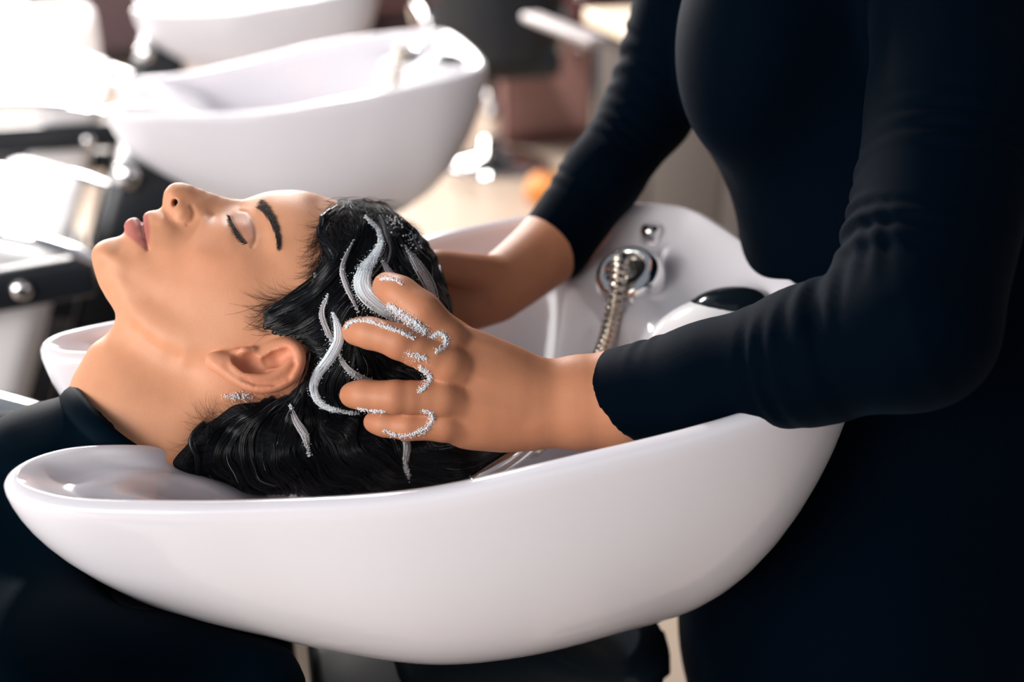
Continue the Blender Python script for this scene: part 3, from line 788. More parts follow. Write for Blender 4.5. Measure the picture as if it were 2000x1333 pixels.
# far hand (right), behind the head
FFING = [[(885,545,-9.6,1.15),(820,535,-10.4,1.0),(765,545,-9.6,.85),(735,555,-8.6,.72)], [(880,570,-9.8,1.2),(810,575,-10.6,1.02),(750,590,-9.7,.88),(720,600,-8.7,.74)],
         [(882,597,-9.8,1.15),(815,615,-10.4,.98),(760,635,-9.5,.85),(730,645,-8.6,.7)], [(888,620,-9.4,1.05),(835,645,-9.8,.88),(790,665,-9.2,.76),(765,675,-8.4,.64)]]
FPALM = [[(968,548,-9.6,1.75),(885,545,-9.6,1.35)], [(968,562,-9.8,1.85),(880,570,-9.8,1.45)], [(965,578,-9.8,1.85),(882,597,-9.8,1.4)], [(965,590,-9.4,1.7),(888,615,-9.4,1.25)]]
FTHUMB = [(955,535,-8.6,1.4),(915,528,-7.8,1.15),(872,520,-7.2,1.0),(838,515,-6.8,.8)]
FFORE = [(975,565,-9.7,2.25),(1020,528,-10.8,2.5),(1080,478,-12.6,2.95),(1140,410,-14.0,3.2)]
pts = [S(*p[:3]) for g in FFING + FPALM + [FTHUMB, FFORE] for p in g]
lo, hi = bounds(pts, 0.045)
FF = Field(lo, hi, 0.0016)
for g in FPALM: put(FF, g, 0.010)
put(FF, FFORE, 0.012); put(FF, FTHUMB, 0.008)
for g in FFING: put(FF, g, 0.0025)
Vf, Qf = FF.mesh(2)
HAND_TONE = np.array([0.53, 0.230, 0.122]); KN = np.array([0.46, 0.165, 0.09])
hc = np.repeat(HAND_TONE[None], len(Vn) + len(Vf), 0)
for g in FINGERS:
    for j, k in ((1, .08), (2, .22), (4, .35)):
        d = np.linalg.norm(Vn - (S(*g[j][:3]) + np.array([0, 0, g[j][3] * .008])), axis=1); w = k * np.exp(-(d / 0.011) ** 2)
        hc[:len(Vn)] = hc[:len(Vn)] * (1 - w[:, None]) + KN * w[:, None]
Vall = from_st(np.vstack([Vn, Vf])); Qall = np.vstack([Qn, Qf + len(Vn)])
# knit top and trousers: world-space field in the AB frame
D3 = lambda px, py, d: abz(at_depth(px, py, d))
nw = abz(sag(1215, 780, 10.4)); ne = D3(1778, 640, 0.690); nsh = D3(1880, -170, 0.80)
fw = abz(sag(1080, 482, -12.6)); fe = D3(1268, 215, 1.055); fsh = D3(1400, -190, 1.03)
g_lo = np.array([0.20, 0.47, 0.44]); g_hi = np.array([0.84, 1.12, 1.46])
GF = Field(g_lo, g_hi, 0.0036)
def unit(v): return v / np.linalg.norm(v)
def el(px, py, d, ra, rb, rz, k=0.03, lean=0.0):
    GF.ell(D3(px, py, d), [[ra, 0, 0], [0, rb, 0], [lean * rz, 0, rz]], k)
el(1680, 40, 0.93, 0.130, 0.135, 0.17, 0.03)
el(1462, 95, 0.87, 0.050, 0.062, 0.085, 0.06); el(1470, 110, 0.98, 0.050, 0.060, 0.080, 0.06)
el(1745, 420, 0.95, 0.126, 0.120, 0.18, 0.05)
el(1770, 800, 0.98, 0.145, 0.155, 0.20, 0.05)
el(1690, 1215, 1.0, 0.162, 0.170, 0.20, 0.06)
GF.f = np.maximum(GF.f, 0.47 - GF.Z).astype(np.float32)
GF.chain([nsh, D3(1650, -170, 0.92), fsh], [0.062, 0.07, 0.058], 0.05)
nfor = [nw, nw + (ne - nw) * 0.35 + np.array([0, 0, -0.004]), nw + (ne - nw) * 0.7 + np.array([0, 0, -0.002]), ne]
GF.chain(nfor, [0.0370, 0.0395, 0.0435, 0.047], 0.012)
GF.chain([ne, (ne + nsh) / 2 + np.array([0.012, -0.005, 0]), nsh], [0.050, 0.056, 0.063], 0.014)
GF.chain([fw, fw + (fe - fw) * 0.5, fe], [0.0345, 0.036, 0.040], 0.012); GF.chain([fe, fsh], [0.040, 0.052], 0.014)
# clean cuffs: cut the sleeve ends square
for w0, w1, back, tilt in ((nw, nfor[1], -0.004, np.array([0.0, 0.0, -0.55])), (fw, fe, 0.020, np.array([0.1, 0, 0.0]))):
    ax = unit(unit(w1 - w0) - tilt); X, Y, Z = GF.X, GF.Y, GF.Z
    pl = -((X - w0[0]) * ax[0] + (Y - w0[1]) * ax[1] + (Z - w0[2]) * ax[2]) - back
    near = np.sqrt((X - w0[0]) ** 2 + (Y - w0[1]) ** 2 + (Z - w0[2]) ** 2) < 0.075
    GF.f = np.where(near, np.maximum(GF.f, pl), GF.f).astype(np.float32)
# neck opening
GF.f = np.maximum(GF.f, GF.Z - 1.44).astype(np.float32)
Vg, Qg = GF.mesh(3)
ng = vert_normals(Vg, Qg)
def wrinkles(P, a, b, s0, s1, lam, amp, side, phase=0.0):
    """ridges across a limb between a and b, strongest on the side pointing along `side`"""
    global Vg
    d = b - a; L = np.linalg.norm(d); d = d / L
    s = (P - a) @ d; r = P - a - s[:, None] * d; rn = r / (np.linalg.norm(r, axis=1)[:, None] + 1e-9)
    near = np.clip(1.6 - np.linalg.norm(r, axis=1) / 0.05, 0, 1)
    m = np.clip((s - s0) / 0.02, 0, 1) * np.clip((s1 - s) / 0.02, 0, 1) * np.clip(near * 2, 0, 1)
    ang = np.clip(rn @ unit(np.asarray(side, float)) * 0.6 + 0.45, 0, 1)
    t = np.cross(d, unit(np.asarray(side, float)))
    w = np.sin(2 * math.pi * s / lam + phase + 1.6 * (rn @ t) + 1.1 * np.sin(s * 95 + 2.0 * (rn @ t)))
    w = np.sign(w) * np.abs(w) ** 0.8 * np.clip(0.45 + 0.55 * np.sin(s * 47 + 2.6 * (rn @ t) + phase) + 0.35 * np.sin(s * 113 + 1.7), 0, 1.2)
    Vg = Vg + ng * (amp * m * ang * w)[:, None]
P0 = Vg.copy()
wrinkles(P0, nw, ne, 0.10, 0.235, 0.017, 0.0019, (-0.3, -0.3, 0.9))
wrinkles(P0, nw, ne, 0.014, 0.050, 0.0125, 0.0016, (0, -0.2, 1), 0.7)
wrinkles(P0, ne, nsh, 0.02, 0.15, 0.0165, 0.0019, (-1, -0.4, 0.1))
wrinkles(P0, fw, fe, 0.03, 0.22, 0.015, 0.0010, (-0.4, 0.3, 0.9))
wrinkles(P0, fe, fsh, 0.0, 0.12, 0.020, 0.0014, (-1, 0, 0.2))
body2 = fast_mesh('body', Vall, Qall, M['skin'], stylist); skin_attr(body2.data, hc)
fast_mesh('knit_top', from_ab(Vg), Qg, M['knit'], stylist)
# trousers down to the floor
t_lo = np.array([0.22, 0.52, 0.0]); t_hi = np.array([0.86, 1.05, 0.86])
TF = Field(t_lo, t_hi, 0.007)
hip = D3(1720, 900, 0.98)
TF.ell(hip, [[0.10, 0, 0], [0, 0.14, 0], [0, 0, 0.14]], 0.04)
TF.ell(D3(1690, 1215, 1.0), [[0.145, 0, 0], [0, 0.155, 0], [0, 0, 0.17]], 0.05)
for sgn in (-1, 1):
    TF.chain([hip + np.array([0.02, 0.075 * sgn, -0.08]), np.array([0.50, hip[1] + 0.085 * sgn, 0.45]), np.array([0.56, hip[1] + 0.09 * sgn, 0.05])], [0.10, 0.078, 0.06], 0.03)
Vt, Qt = TF.mesh(2)
fast_mesh('trousers', from_ab(Vt), Qt, M['knit'], stylist)
for sgn in (-1, 1):
    SF = Field((0.34, hip[1] + 0.09 * sgn - 0.07, -0.002), (0.68, hip[1] + 0.09 * sgn + 0.07, 0.14), 0.005)
    y = hip[1] + 0.09 * sgn
    SF.chain([np.array([0.40, y, 0.034]), np.array([0.48, y, 0.040]), np.array([0.58, y, 0.045])], [0.034, 0.040, 0.042], 0.015)
    SF.cone((0.57, y, 0.06), (0.57, y, 0.11), 0.046, 0.046, 0.02)
    SF.f = np.maximum(SF.f, 0.004 - SF.Z).astype(np.float32)
    vs, qs = SF.mesh(1); fast_mesh('shoe', from_ab(vs), qs, M['black_leather'], stylist)
# ------------------------------------------------------------------ the client's wet hair
def sag_v(px, py, h):
    px, py, h = np.broadcast_arrays(np.asarray(px, float), np.asarray(py, float), np.asarray(h, float))
    r = ((px - 1000) / FPX)[..., None] * RIGHT + ((666.5 - py) / FPX)[..., None] * UP + FWD
    t = (h * 0.01 + float(SN @ (SO - CP))) / (r @ SN)
    return CP + r * t[..., None]
def skull_hv(px, py):
    h = np.full(np.shape(px), 5.0)
    for _ in range(9):
        q = to_st(sag_v(px, py, h)); h = 0.5 * h + 0.5 * np.sqrt(np.maximum(g_at(q[..., 0], q[..., 1]), 0))
    return h
HAIR_POLY = [(655, 388), (632, 420), (618, 445), (622, 490), (612, 545), (598, 566), (566, 580), (534, 596), (513, 612), (517, 640), (545, 654), (585, 662), (600, 690), (592, 735), (560, 768), (500, 778), (455, 786), (415, 808), (368, 850), (325, 905), (420, 1010), (760, 1010), (1000, 900), (960, 640), (900, 420), (720, 340)]
step2 = 0.002
HH = Field(h_lo, h_hi, step2)
# sample the bare head field on the coarser grid
HH.f = HF_BARE[::2, ::2, ::2][:HH.f.shape[0], :HH.f.shape[1], :HH.f.shape[2]].copy()
nxh, nyh, nzh = HH.f.shape
sx = h_lo[0] + np.arange(nxh) * step2; sy = h_lo[1] + np.arange(nyh) * step2
# the hairline lies on the surface: compare in the mid plane at the depth of the skull there
gp = np.stack(np.meshgrid(sx, sy, indexing='ij'), -1).reshape(-1, 2)
hp2 = np.array([to_st(sag(x, y, skull_h(x, y)))[:2] for x, y in HAIR_POLY])
msk = np.clip(poly_mask(gp, hp2, 0.010) * 2 - 0.85, 0, 1).reshape(nxh, nyh)
lumps = 0.0012 * np.sin(gp[:, 0] * 190 + 3 * np.sin(gp[:, 1] * 75)).reshape(nxh, nyh) + 0.0010 * np.sin(gp[:, 1] * 160 + gp[:, 0] * 130).reshape(nxh, nyh)
thick = -0.004 + msk * (0.0095 + lumps)
HH.f = (HH.f - thick[:, :, None]).astype(np.float32)
Vcap, Qcap = HH.mesh(1)
for c, ax in (((560, 868, 0), (0.062, 0.036, 0.066)), ((470, 868, 0), (0.040, 0.026, 0.056)), ((415, 880, 0), (0.026, 0.020, 0.055)), ((700, 880, 0), (0.060, 0.034, 0.064)), ((830, 893, 0), (0.050, 0.028, 0.058)), ((900, 905, 0), (0.030, 0.020, 0.048))):
    HH.ell(to_st(sag(*c)), np.diag(ax), 0.012)
Vh, Qh = HH.mesh(1)
M['hair'] = mat('wet_black_hair', (0.0045, 0.0055, 0.0075), 0.30)
M['hair'].node_tree.nodes['Principled BSDF'].inputs['Specular IOR Level'].default_value = 0.4
M['hair_base'] = add_bump(mat('wet_hair_mass', (0.002, 0.003, 0.005), 0.75, Specular_IOR_Level=0.15), 120, 0.8, 0.004, stretch=(1, 1, 3))
# keep only what rises over the skin
hair_root = fast_mesh('hair', from_st(Vh), Qh, M['hair_base'], client)
hf_n = np.array(HH.f.shape) - 1
def hair_h(px, py):                                   # cm from the mid plane of the hair surface met by the ray
    px = np.asarray(px, float); out = np.full(px.shape, np.nan); prev = np.full(px.shape, 1.0)
    for h in np.arange(11.0, -1.0, -0.12):
        q = to_st(sag_v(px, py, h)); i = np.clip(np.rint((q - h_lo) / step2).astype(int), 0, hf_n)
        v = HH.f[i[..., 0], i[..., 1], i[..., 2]]
        hit = np.isnan(out) & (v < 0)
        out[hit] = (h + 0.12 * (-v[hit]) / np.maximum(prev[hit] - v[hit], 1e-4)); prev = v
    return out
GUIDES = [  # strands lie along these, from the hairline outwards
 [(668, 402), (640, 424), (622, 448), (628, 476), (655, 492)],
 [(690, 400), (706, 430), (700, 470), (668, 512), (632, 548), (590, 580), (545, 604), (516, 618)],
 [(720, 402), (738, 440), (728, 490), (696, 540), (664, 580), (630, 612), (590, 640), (545, 650)],
 [(742, 404), (760, 446), (745, 500), (712, 545), (700, 590), (672, 630), (650, 668), (620, 680), (600, 672)],
 [(742, 430), (745, 478), (706, 540), (706, 572), (752, 610), (800, 640), (850, 660)],
 [(700, 600), (668, 640), (664, 690), (630, 735), (616, 765), (640, 798), (700, 808), (770, 800)],
 [(650, 600), (655, 650), (640, 700), (612, 740), (606, 780), (640, 830), (700, 860)],
 [(700, 396), (760, 398), (815, 428), (856, 475), (876, 540), (898, 600), (908, 650)],
 [(730, 420), (785, 445), (828, 490), (850, 550), (872, 610), (890, 660)],
 [(740, 450), (780, 490), (810, 540), (826, 600), (850, 660), (870, 720)],
 [(700, 640), (740, 700), (800, 740), (850, 790), (900, 850)],
 [(600, 690), (606, 730), (590, 780), (560, 830), (548, 890), (580, 950), (650, 985)],
 [(560, 775), (520, 800), (480, 850), (470, 910), (510, 960), (560, 985)],
 [(500, 782), (450, 800), (402, 835), (378, 880), (400, 930), (450, 965), (500, 985)],
 [(640, 800), (612, 860), (640, 920), (720, 960), (800, 970)],
 [(700, 820), (690, 870), (740, 920), (830, 945), (930, 930)],
 [(790, 830), (800, 880), (860, 910), (950, 890)]]
gs, gd = [], []
for g in GUIDES:
    c = catmull(g, 5); gs.append(c[:-1]); t = np.diff(c, axis=0); gd.append(t / np.linalg.norm(t, axis=1)[:, None])
gs, gd = np.concatenate(gs), np.concatenate(gd)
def flow(P):
    d2 = ((P[:, None] - gs[None]) ** 2).sum(2) + 60.0
    w = 1 / d2 ** 1.6; v = (w[..., None] * gd[None]).sum(1)
    return v / (np.linalg.norm(v, axis=1)[:, None] + 1e-9)
def in_poly(P, poly):
    x, y = P[:, 0], P[:, 1]; ins = np.zeros(len(P), bool); n = len(poly)
    for i in range(n):
        (x0, y0), (x1, y1) = poly[i], poly[(i + 1) % n]
        ins ^= ((y0 > y) != (y1 > y)) & (x < (x1 - x0) * (y - y0) / (y1 - y0 + 1e-12) + x0)
    return ins
def seeds(n, boxr):
    P = np.stack([rng.uniform(boxr[0], boxr[2], n * 4), rng.uniform(boxr[1], boxr[3], n * 4)], 1)
    return P[in_poly(P, HAIR_POLY)][:n]
def tapered(m, n, r0, tip=0.25):
    t = np.linspace(0, 1, n); prof = np.minimum(1, 0.35 + t * 4) * (1 - (1 - tip) * t ** 3)
    return r0[:, None] * prof[None]
# locks: smooth centre lines, each with a body and the strands that lie over it
NC, NL = 250, 30
sd = np.vstack([seeds(150, (510, 380, 960, 800)), seeds(100, (370, 640, 960, 985))])
def centre_lines(sd, length, n, amp):
    P = sd.copy(); m = len(P); out = [P.copy()]; L = length * rng.uniform(0.55, 1.25, m); ds = L / (n - 1)
    for k in range(1, n): P = P + flow(P) * ds[:, None]; out.append(P.copy())
    out = np.stack(out, 1); T = np.gradient(out, axis=1); T /= np.linalg.norm(T, axis=2)[..., None] + 1e-9
    N = np.stack([-T[..., 1], T[..., 0]], -1)
    # neighbouring locks wave together: the phase comes from the place
    ph = out[..., 0] * 0.050 + out[..., 1] * 0.062 + rng.uniform(-0.6, 0.6, (m, 1))
    out = out + N * (amp * rng.uniform(0.5, 1.2, (m, 1)) * np.sin(ph) * np.clip(np.arange(n) / 6, 0, 1)[None])[..., None]
    T = np.gradient(out, axis=1); T /= np.linalg.norm(T, axis=2)[..., None] + 1e-9
    return out, np.stack([-T[..., 1], T[..., 0]], -1)
CL, CN = centre_lines(sd, 290, NL, 7.0)
cw = rng.uniform(5, 12, len(CL)); crest = rng.uniform(0.10, 0.34, len(CL))
tt = np.linspace(0, 1, NL)
wprof = (0.55 + 0.45 * np.sin(np.pi * np.minimum(tt * 1.4, 1) * 0.5 + 0.3)) * (1 - 0.75 * tt ** 2.2)
def drape(XY, lift):
    h = hair_h(XY[..., 0], XY[..., 1]); sk = skull_hv(XY[..., 0], XY[..., 1]); h = np.where(np.isnan(h), h, np.maximum(h, np.where(sk > 0.8, sk + 0.05, -9)))
    ok = ~np.isnan(h) & in_poly(XY.reshape(-1, 2), HAIR_POLY).reshape(h.shape); h = np.nan_to_num(h, nan=5.0); n = XY.shape[1]; XY = XY.copy(); lift = np.broadcast_to(lift, h.shape).copy()
    for k in range(1, n):
        bad = ~ok[:, k]; XY[bad, k] = XY[bad, k - 1]; h[bad, k] = h[bad, k - 1] - 0.01
    # no sudden steps in depth along a strand
    for _ in range(3): h[:, 1:-1] = 0.25 * h[:, :-2] + 0.5 * h[:, 1:-1] + 0.25 * h[:, 2:]
    good = ok[:, 0] & ok[:, 1] & ok[:, 2]
    return sag_v(XY[..., 0], XY[..., 1], h + lift)[good], good
L1, g1 = drape(CL, (crest * 0.3 - 0.12)[:, None])
lk_r = (cw[g1] / 2700.0 * 0.62)[:, None] * wprof[None]
v1, q1 = strands_mesh(L1, lk_r, 8)
fast_mesh('wet_locks', v1, q1, M['hair'], client)
PER = 15
u = rng.uniform(-1, 1, (len(CL), PER)); fray = rng.uniform(0.85, 1.35, (len(CL), PER, 1))
SX2 = CL[:, None] + CN[:, None] * (u[..., None] * cw[:, None, None] * wprof[None, None] * fray + rng.normal(0, 0.5, (len(CL), PER, 1)))[..., None]
lift = (crest[:, None] * np.sqrt(np.maximum(0, 1 - u ** 2)))[..., None] * wprof[None, None] * 0.9 + rng.uniform(-0.01, 0.05, (len(CL), PER, 1))
L2, g2 = drape(SX2.reshape(-1, NL, 2), lift.reshape(-1, NL))
r2 = rng.uniform(0.00022, 0.00046, len(L2))
mid2 = L2[:, NL // 2]
def zone(px, py, r): return np.exp(-(np.linalg.norm(mid2 - surf(px, py, 0.8), axis=1) / r) ** 2)
lather = rng.random(len(L2)) < 0.03 + 0.30 * zone(720, 540, 0.022) + 0.30 * zone(825, 520, 0.022) + 0.25 * zone(640, 690, 0.02) + 0.2 * zone(730, 720, 0.02)
M['lather_hair'] = mat('lathered_hair', (0.24, 0.23, 0.24), 0.5)
for nm, sel, mm in (('strands', ~lather, 'hair'), ('lathered_strands', lather, 'lather_hair')):
    v2, q2 = strands_mesh(L2[sel], tapered(sel.sum(), NL, r2[sel], 0.4), 3)
    tag(fast_mesh(nm, v2, q2, M[mm], client), kind='stuff')
# loose single strands over all
L3, g3 = drape(centre_lines(np.vstack([seeds(500, (510, 380, 960, 985)), seeds(260, (560, 390, 760, 700))]), 240, NL, 5.0)[0], 0.24)
v2, q2 = strands_mesh(L3, tapered(len(L3), NL, rng.uniform(0.00014, 0.00026, len(L3)), 0.3), 3)
tag(fast_mesh('loose_strands', v2, q2, M['hair'], client), kind='stuff')
# fine strands rooted along the hairline
HL = catmull([(672, 396), (648, 408), (634, 424), (622, 448), (624, 490), (614, 543), (600, 566), (566, 582), (536, 598), (518, 614), (522, 636), (548, 650), (586, 660)], 10)
hs = HL[rng.integers(0, len(HL), 900)] + np.stack([np.abs(rng.normal(0, 12, 900)), rng.normal(0, 7, 900)], 1)
L4, g4 = drape(centre_lines(hs, 170, NL, 3.0)[0], np.linspace(0.02, 0.22, NL)[None])
v2, q2 = strands_mesh(L4, tapered(len(L4), NL, rng.uniform(0.00012, 0.00026, len(L4)), 0.3), 3)
tag(fast_mesh('hairline_strands', v2, q2, M['hair'], client), kind='stuff')
# the far side, mirrored
for nm, LL, RR, sd_ in (('wet_locks', L1, lk_r, 8), ('strands', L2[::6], tapered(len(L2[::6]), NL, np.full(len(L2[::6]), 0.0004)), 3)):
    st = to_st(LL); st[..., 2] *= -1
    vv, qq = strands_mesh(from_st(st), RR, sd_); o = fast_mesh(nm, vv, qq, M['hair'], client)
    if nm == 'strands': tag(o, kind='stuff')
# fine hairs over the skin: hairline, sideburn, nape
fine = []
def wisps(n, x0, y0, x1, y1, dirs, length, curl):
    for _ in range(n):
        u = random.random(); p = np.array([x0 + (x1 - x0) * u + random.uniform(-9, 9), y0 + (y1 - y0) * u + random.uniform(-9, 9)])
        an = math.atan2(*dirs[::-1]) + random.uniform(-0.35, 0.35); L = length * random.uniform(0.5, 1.2); cv = curl * random.uniform(0.3, 1.4) * random.choice((1, 1, 1, -0.6))
        ln = []
        for k in range(12):
            ln.append(p.copy()); p = p + np.array([math.cos(an), math.sin(an)]) * L / 11; an += cv / 11
        fine.append(ln)
wisps(70, 600, 566, 520, 600, (-1, 0.20), 70, 1.2)       # sideburn towards the cheek
wisps(45, 520, 612, 530, 650, (-1, 0.10), 50, 0.9)
wisps(110, 660, 395, 618, 470, (-0.9, 0.75), 46, -2.4)    # curls on the forehead
wisps(120, 628, 460, 606, 560, (-0.75, 0.7), 40, 0.9)
wisps(150, 690, 408, 632, 450, (-0.7, 0.8), 60, -2.0)
wisps(120, 640, 480, 600, 570, (-0.35, 0.95), 60, 0.8)
wisps(90, 590, 572, 522, 604, (-0.85, 0.55), 40, 0.8)
wisps(90, 560, 772, 400, 830, (-0.9, -0.35), 52, 1.5)   # nape
wisps(60, 420, 812, 372, 880, (-0.75, 0.35), 46, -1.4)
fine = np.array(fine)
hh = np.fmax(skull_hv(fine[..., 0], fine[..., 1]) + 0.05, np.nan_to_num(hair_h(fine[..., 0], fine[..., 1]), nan=-9) + 0.05)
t = np.linspace(0, 1, 12); hh = hh + 0.22 * np.sin(np.pi * t * 0.7)[None] * rng.uniform(0.1, 1.0, (len(fine), 1))
v3, q3 = strands_mesh(sag_v(fine[..., 0], fine[..., 1], hh), tapered(len(fine), 12, rng.uniform(0.00006, 0.00012, len(fine)), 0.3), 3)
o3 = fast_mesh('baby_hair', v3, q3, M['brow'], client); tag(o3, kind='stuff')
# backlit wisps along the top of the forehead
fine2 = []
for _ in range(90):
    x = random.uniform(628, 740); an = random.uniform(-0.5, 0.3); p = np.array([x, 398 + (x - 690) * 0.05 * (x > 690)]); ln = []
    cv = random.uniform(0.6, 1.8)
    for k in range(10):
        ln.append([*p]); p = p + np.array([math.cos(an), math.sin(an)]) * random.uniform(4.2, 5.4); an += cv / 10
    fine2.append(ln)
fine2 = np.array(fine2); w0 = rng.uniform(-3.5, 3.5, (len(fine2), 1))
q = to_st(sag_v(fine2[..., 0], fine2[..., 1], w0))
v4, q4 = strands_mesh(from_st(q + np.array([0, 0.002, 0])), tapered(len(fine2), 10, np.full(len(fine2), 0.00018)), 3)
o4 = fast_mesh('top_wisps', v4, q4, M['brow'], client); tag(o4, kind='stuff')

# ------------------------------------------------------------------ the stylist's neck and head, above the frame
hz = unit(np.array([0, 0, 1.0]) * 0.97 - A * 0.25); hx = unit(-A * 0.97 - np.array([0, 0, 1.0]) * 0.25); hy = np.cross(hz, hx)
Rm = np.stack([hz, hx, hy], 1) @ np.stack([SX, SY, SN], 0)         # client's frame -> stylist's frame
neck_base = from_ab(np.array([(nsh + fsh) / 2]))[0] + A * 0.015 + np.array([0, 0, 0.045])
org = neck_base + hz * 0.135 + hx * 0.085
Mh = np.eye(4); Mh[:3, :3] = Rm; Mh[:3, 3] = org - Rm @ (SO - np.array(client.location)) - np.array(stylist.location)
cap = fast_mesh('hair', from_st(Vcap), Qcap, M['hair_base'], client); cap_me = cap.data; bpy.data.objects.remove(cap)
for nm, src_me in (('head', body.data), ('hair', cap_me)):
    o = bpy.data.objects.new(nm, src_me); o.matrix_local = Matrix(Mh.tolist()); COL.objects.link(o); o.parent = stylist; o.matrix_local = Matrix(Mh.tolist())
# ------------------------------------------------------------------ wash unit: pedestal and reclining chair of each station
def rod_box(p0, p1, wdir, w, h, bevel=0.006):          # bar from p0 to p1, width along wdir
    p0, p1 = np.asarray(p0), np.asarray(p1); d = p1 - p0; wd = unit(np.asarray(wdir, float)); hd = unit(np.cross(d, wd))
    return box_bm(p0 - wd * w / 2 - hd * h / 2, d, wd * w, hd * h, bevel)
ZV = np.array([0, 0, 1.0])
def make_pedestal():
    root = empty('basin_pedestal', AB(0.18, 0.76, 0))
    rings = []
    for z, a0, a1, hb, sh in ((0.0, 0.02, 0.34, 0.15, 0), (0.03, 0.03, 0.33, 0.145, 0), (0.30, 0.06, 0.29, 0.115, 0), (0.52, 0.075, 0.285, 0.11, 0), (0.62, 0.085, 0.305, 0.112, 0), (0.69, 0.09, 0.325, 0.105, 0), (0.715, 0.10, 0.330, 0.09, 0), (0.722, 0.12, 0.30, 0.07, 0)):
        r = []
        for t in np.linspace(0, 2 * math.pi, 48, endpoint=False):
            c, s = math.cos(t), math.sin(t); p = 2 / 3.2
            r.append(AB((a0 + a1) / 2 + (a1 - a0) / 2 * np.sign(c) * abs(c) ** p, 0.76 + hb * np.sign(s) * abs(s) ** p, z))
        rings.append([q - ZV * (q[2] * 0.055) for q in r])
    V = np.concatenate(rings); F = []
    for i in range(len(rings) - 1):
        for k in range(48): F.append((i * 48 + k, i * 48 + (k + 1) % 48, (i + 1) * 48 + (k + 1) % 48, (i + 1) * 48 + k))
    F.append(tuple(range(48))[::-1]); F.append(tuple((len(rings) - 1) * 48 + k for k in range(48)))
    mesh_obj('column', V, F, M['black_plastic'], root)
    v, f = lathe(AB(0.330, 0.735, 0.650), A * 1.0 - B * 0.4 + ZV * 0.25, [(0.004, -0.02), (0.020, -0.018), (0.022, 0.0), (0.018, 0.006), (0.004, 0.008)], 28); mesh_obj('knob', v, f, M['black_plastic'], root)
    bm = box_bm(AB(0.035, 0.66, 0.0), A * 0.10, B * 0.20, ZV * 0.675, 0.008); bm_obj('service_panel', bm, mat('grey_panel', (0.035, 0.04, 0.045), 0.5), root)
    return root
def make_chair(off, dzs, bw=0.26):
    cb = 0.783 - 0.05 + off
    root = empty('shampoo_chair', AB(-0.55, cb, 0))
    up = unit(A * 0.36 + ZV * 0.93)
    nrm = unit(np.cross(B, up))                         # out of the back, towards the bowl or the seat
    # black shell behind the back cushion, white cushion before it
    bm = box_bm(AB(-0.335, cb - 0.075, 0.36), up * 0.535, B * 0.28, unit(A * 0.93 - ZV * 0.36) * 0.11, 0.02); bm_obj('back_shell', bm, M['black_leather'], root)
    bm = box_bm(AB(-0.50, cb - bw, 0.40), up * 0.44, B * bw * 2, unit(A * 0.93 - ZV * 0.36) * 0.13, 0.035, 4); bm_obj('backrest', bm, M['white_leather'], root)
    bm = box_bm(AB(-1.05, cb - 0.26, 0.34), A * 0.62 - ZV * 0.02, B * 0.52, ZV * 0.13, 0.035, 4); bm_obj('seat', bm, M['white_leather'], root)
    bm = box_bm(AB(-1.36, cb - 0.24, 0.20), A * 0.34 + ZV * 0.16, B * 0.48, unit(ZV - A * 0.4) * 0.10, 0.03, 4); bm_obj('leg_rest', bm, M['white_leather'], root)
    bm = box_bm(AB(-0.98, cb - 0.20, 0.0), A * 0.62, B * 0.40, ZV * 0.34, 0.02); bm_obj('base', bm, M['black_leather'], root)
    for s in (-1, 1):
        b = cb + s * 0.31; dz = dzs[(s + 1) // 2]
        P = catmull([AB(-0.98, b, 0.70), AB(-0.80, b, 0.79 + dz * 0.6), AB(-0.60, b, 0.838 + dz), AB(-0.42, b, 0.848 + dz), AB(-0.28, b, 0.834 + dz), AB(-0.20, b, 0.806 + dz), AB(-0.15, b, 0.776 + dz)], 8)
        v, f = tube(P, 0.022, 16, flat=0.28, up=ZV); arm = mesh_obj('armrest', v, f, M['chrome'], root)
        v, f = lathe(AB(-0.153, b - 0.02, 0.777 + dz), B, [(0.003, 0), (0.014, 0.001), (0.015, 0.02), (0.014, 0.039), (0.003, 0.04)], 20); mesh_obj('end_cap', v, f, M['chrome'], arm)
        bm = rod_box(AB(-0.90, b, 0.70 - (0.17 if s > 0 else 0)), AB(-0.17, b, 0.768 - (0.20 if s > 0 else 0) + dz), B, 0.035, 0.055, 0.01); beam = bm_obj('side_beam', bm, M['black_leather'], root)
        v, f = lathe(AB(-0.26, b - 0.018, 0.760 - (0.19 if s > 0 else 0) + dz), -B, [(0.003, -0.002), (0.013, 0), (0.014, 0.004), (0.010, 0.008), (0.003, 0.009)], 20); mesh_obj('bolt', v, f, M['chrome'], beam)
        bm = rod_box(AB(-0.62, b, 0.70), AB(-0.66, b, 0.30), B, 0.03, 0.05, 0.008); bm_obj('arm_post', bm, M['black_leather'], root)
        bm = rod_box(AB(-0.80, cb, 0.315), AB(-0.80, cb + s * 0.325, 0.315), A, 0.06, 0.03, 0.006); bm_obj('arm_bracket', bm, M['black_leather'], root)
    v, f = lathe(AB(-0.130, cb - 0.078, 0.835), -B - A * 0.3, [(0.004, -0.006), (0.020, -0.002), (0.022, 0.004), (0.017, 0.010), (0.004, 0.012)], 24); mesh_obj('hinge_cap', v, f, M['chrome'], root)
    return root
ped = make_pedestal(); ped2 = copy_tree(ped, None, ROW); ped3 = copy_tree(ped, None, ROW * 2)
chair = make_chair(0, (0, 0), 0.13); chair2 = make_chair(1.26 * K, (0, -0.085)); chair3 = make_chair(2.52 * K, (-0.065, -0.085))
G1, G2_, G3 = 'wash basins in a row', 'pedestals under the wash basins', 'reclining shampoo chairs'
tag(basin, 'white ceramic wash basin in front holding the client\'s head', 'basin', G1)
tag(basin2, 'empty white ceramic wash basin directly behind the client\'s face', 'basin', G1)
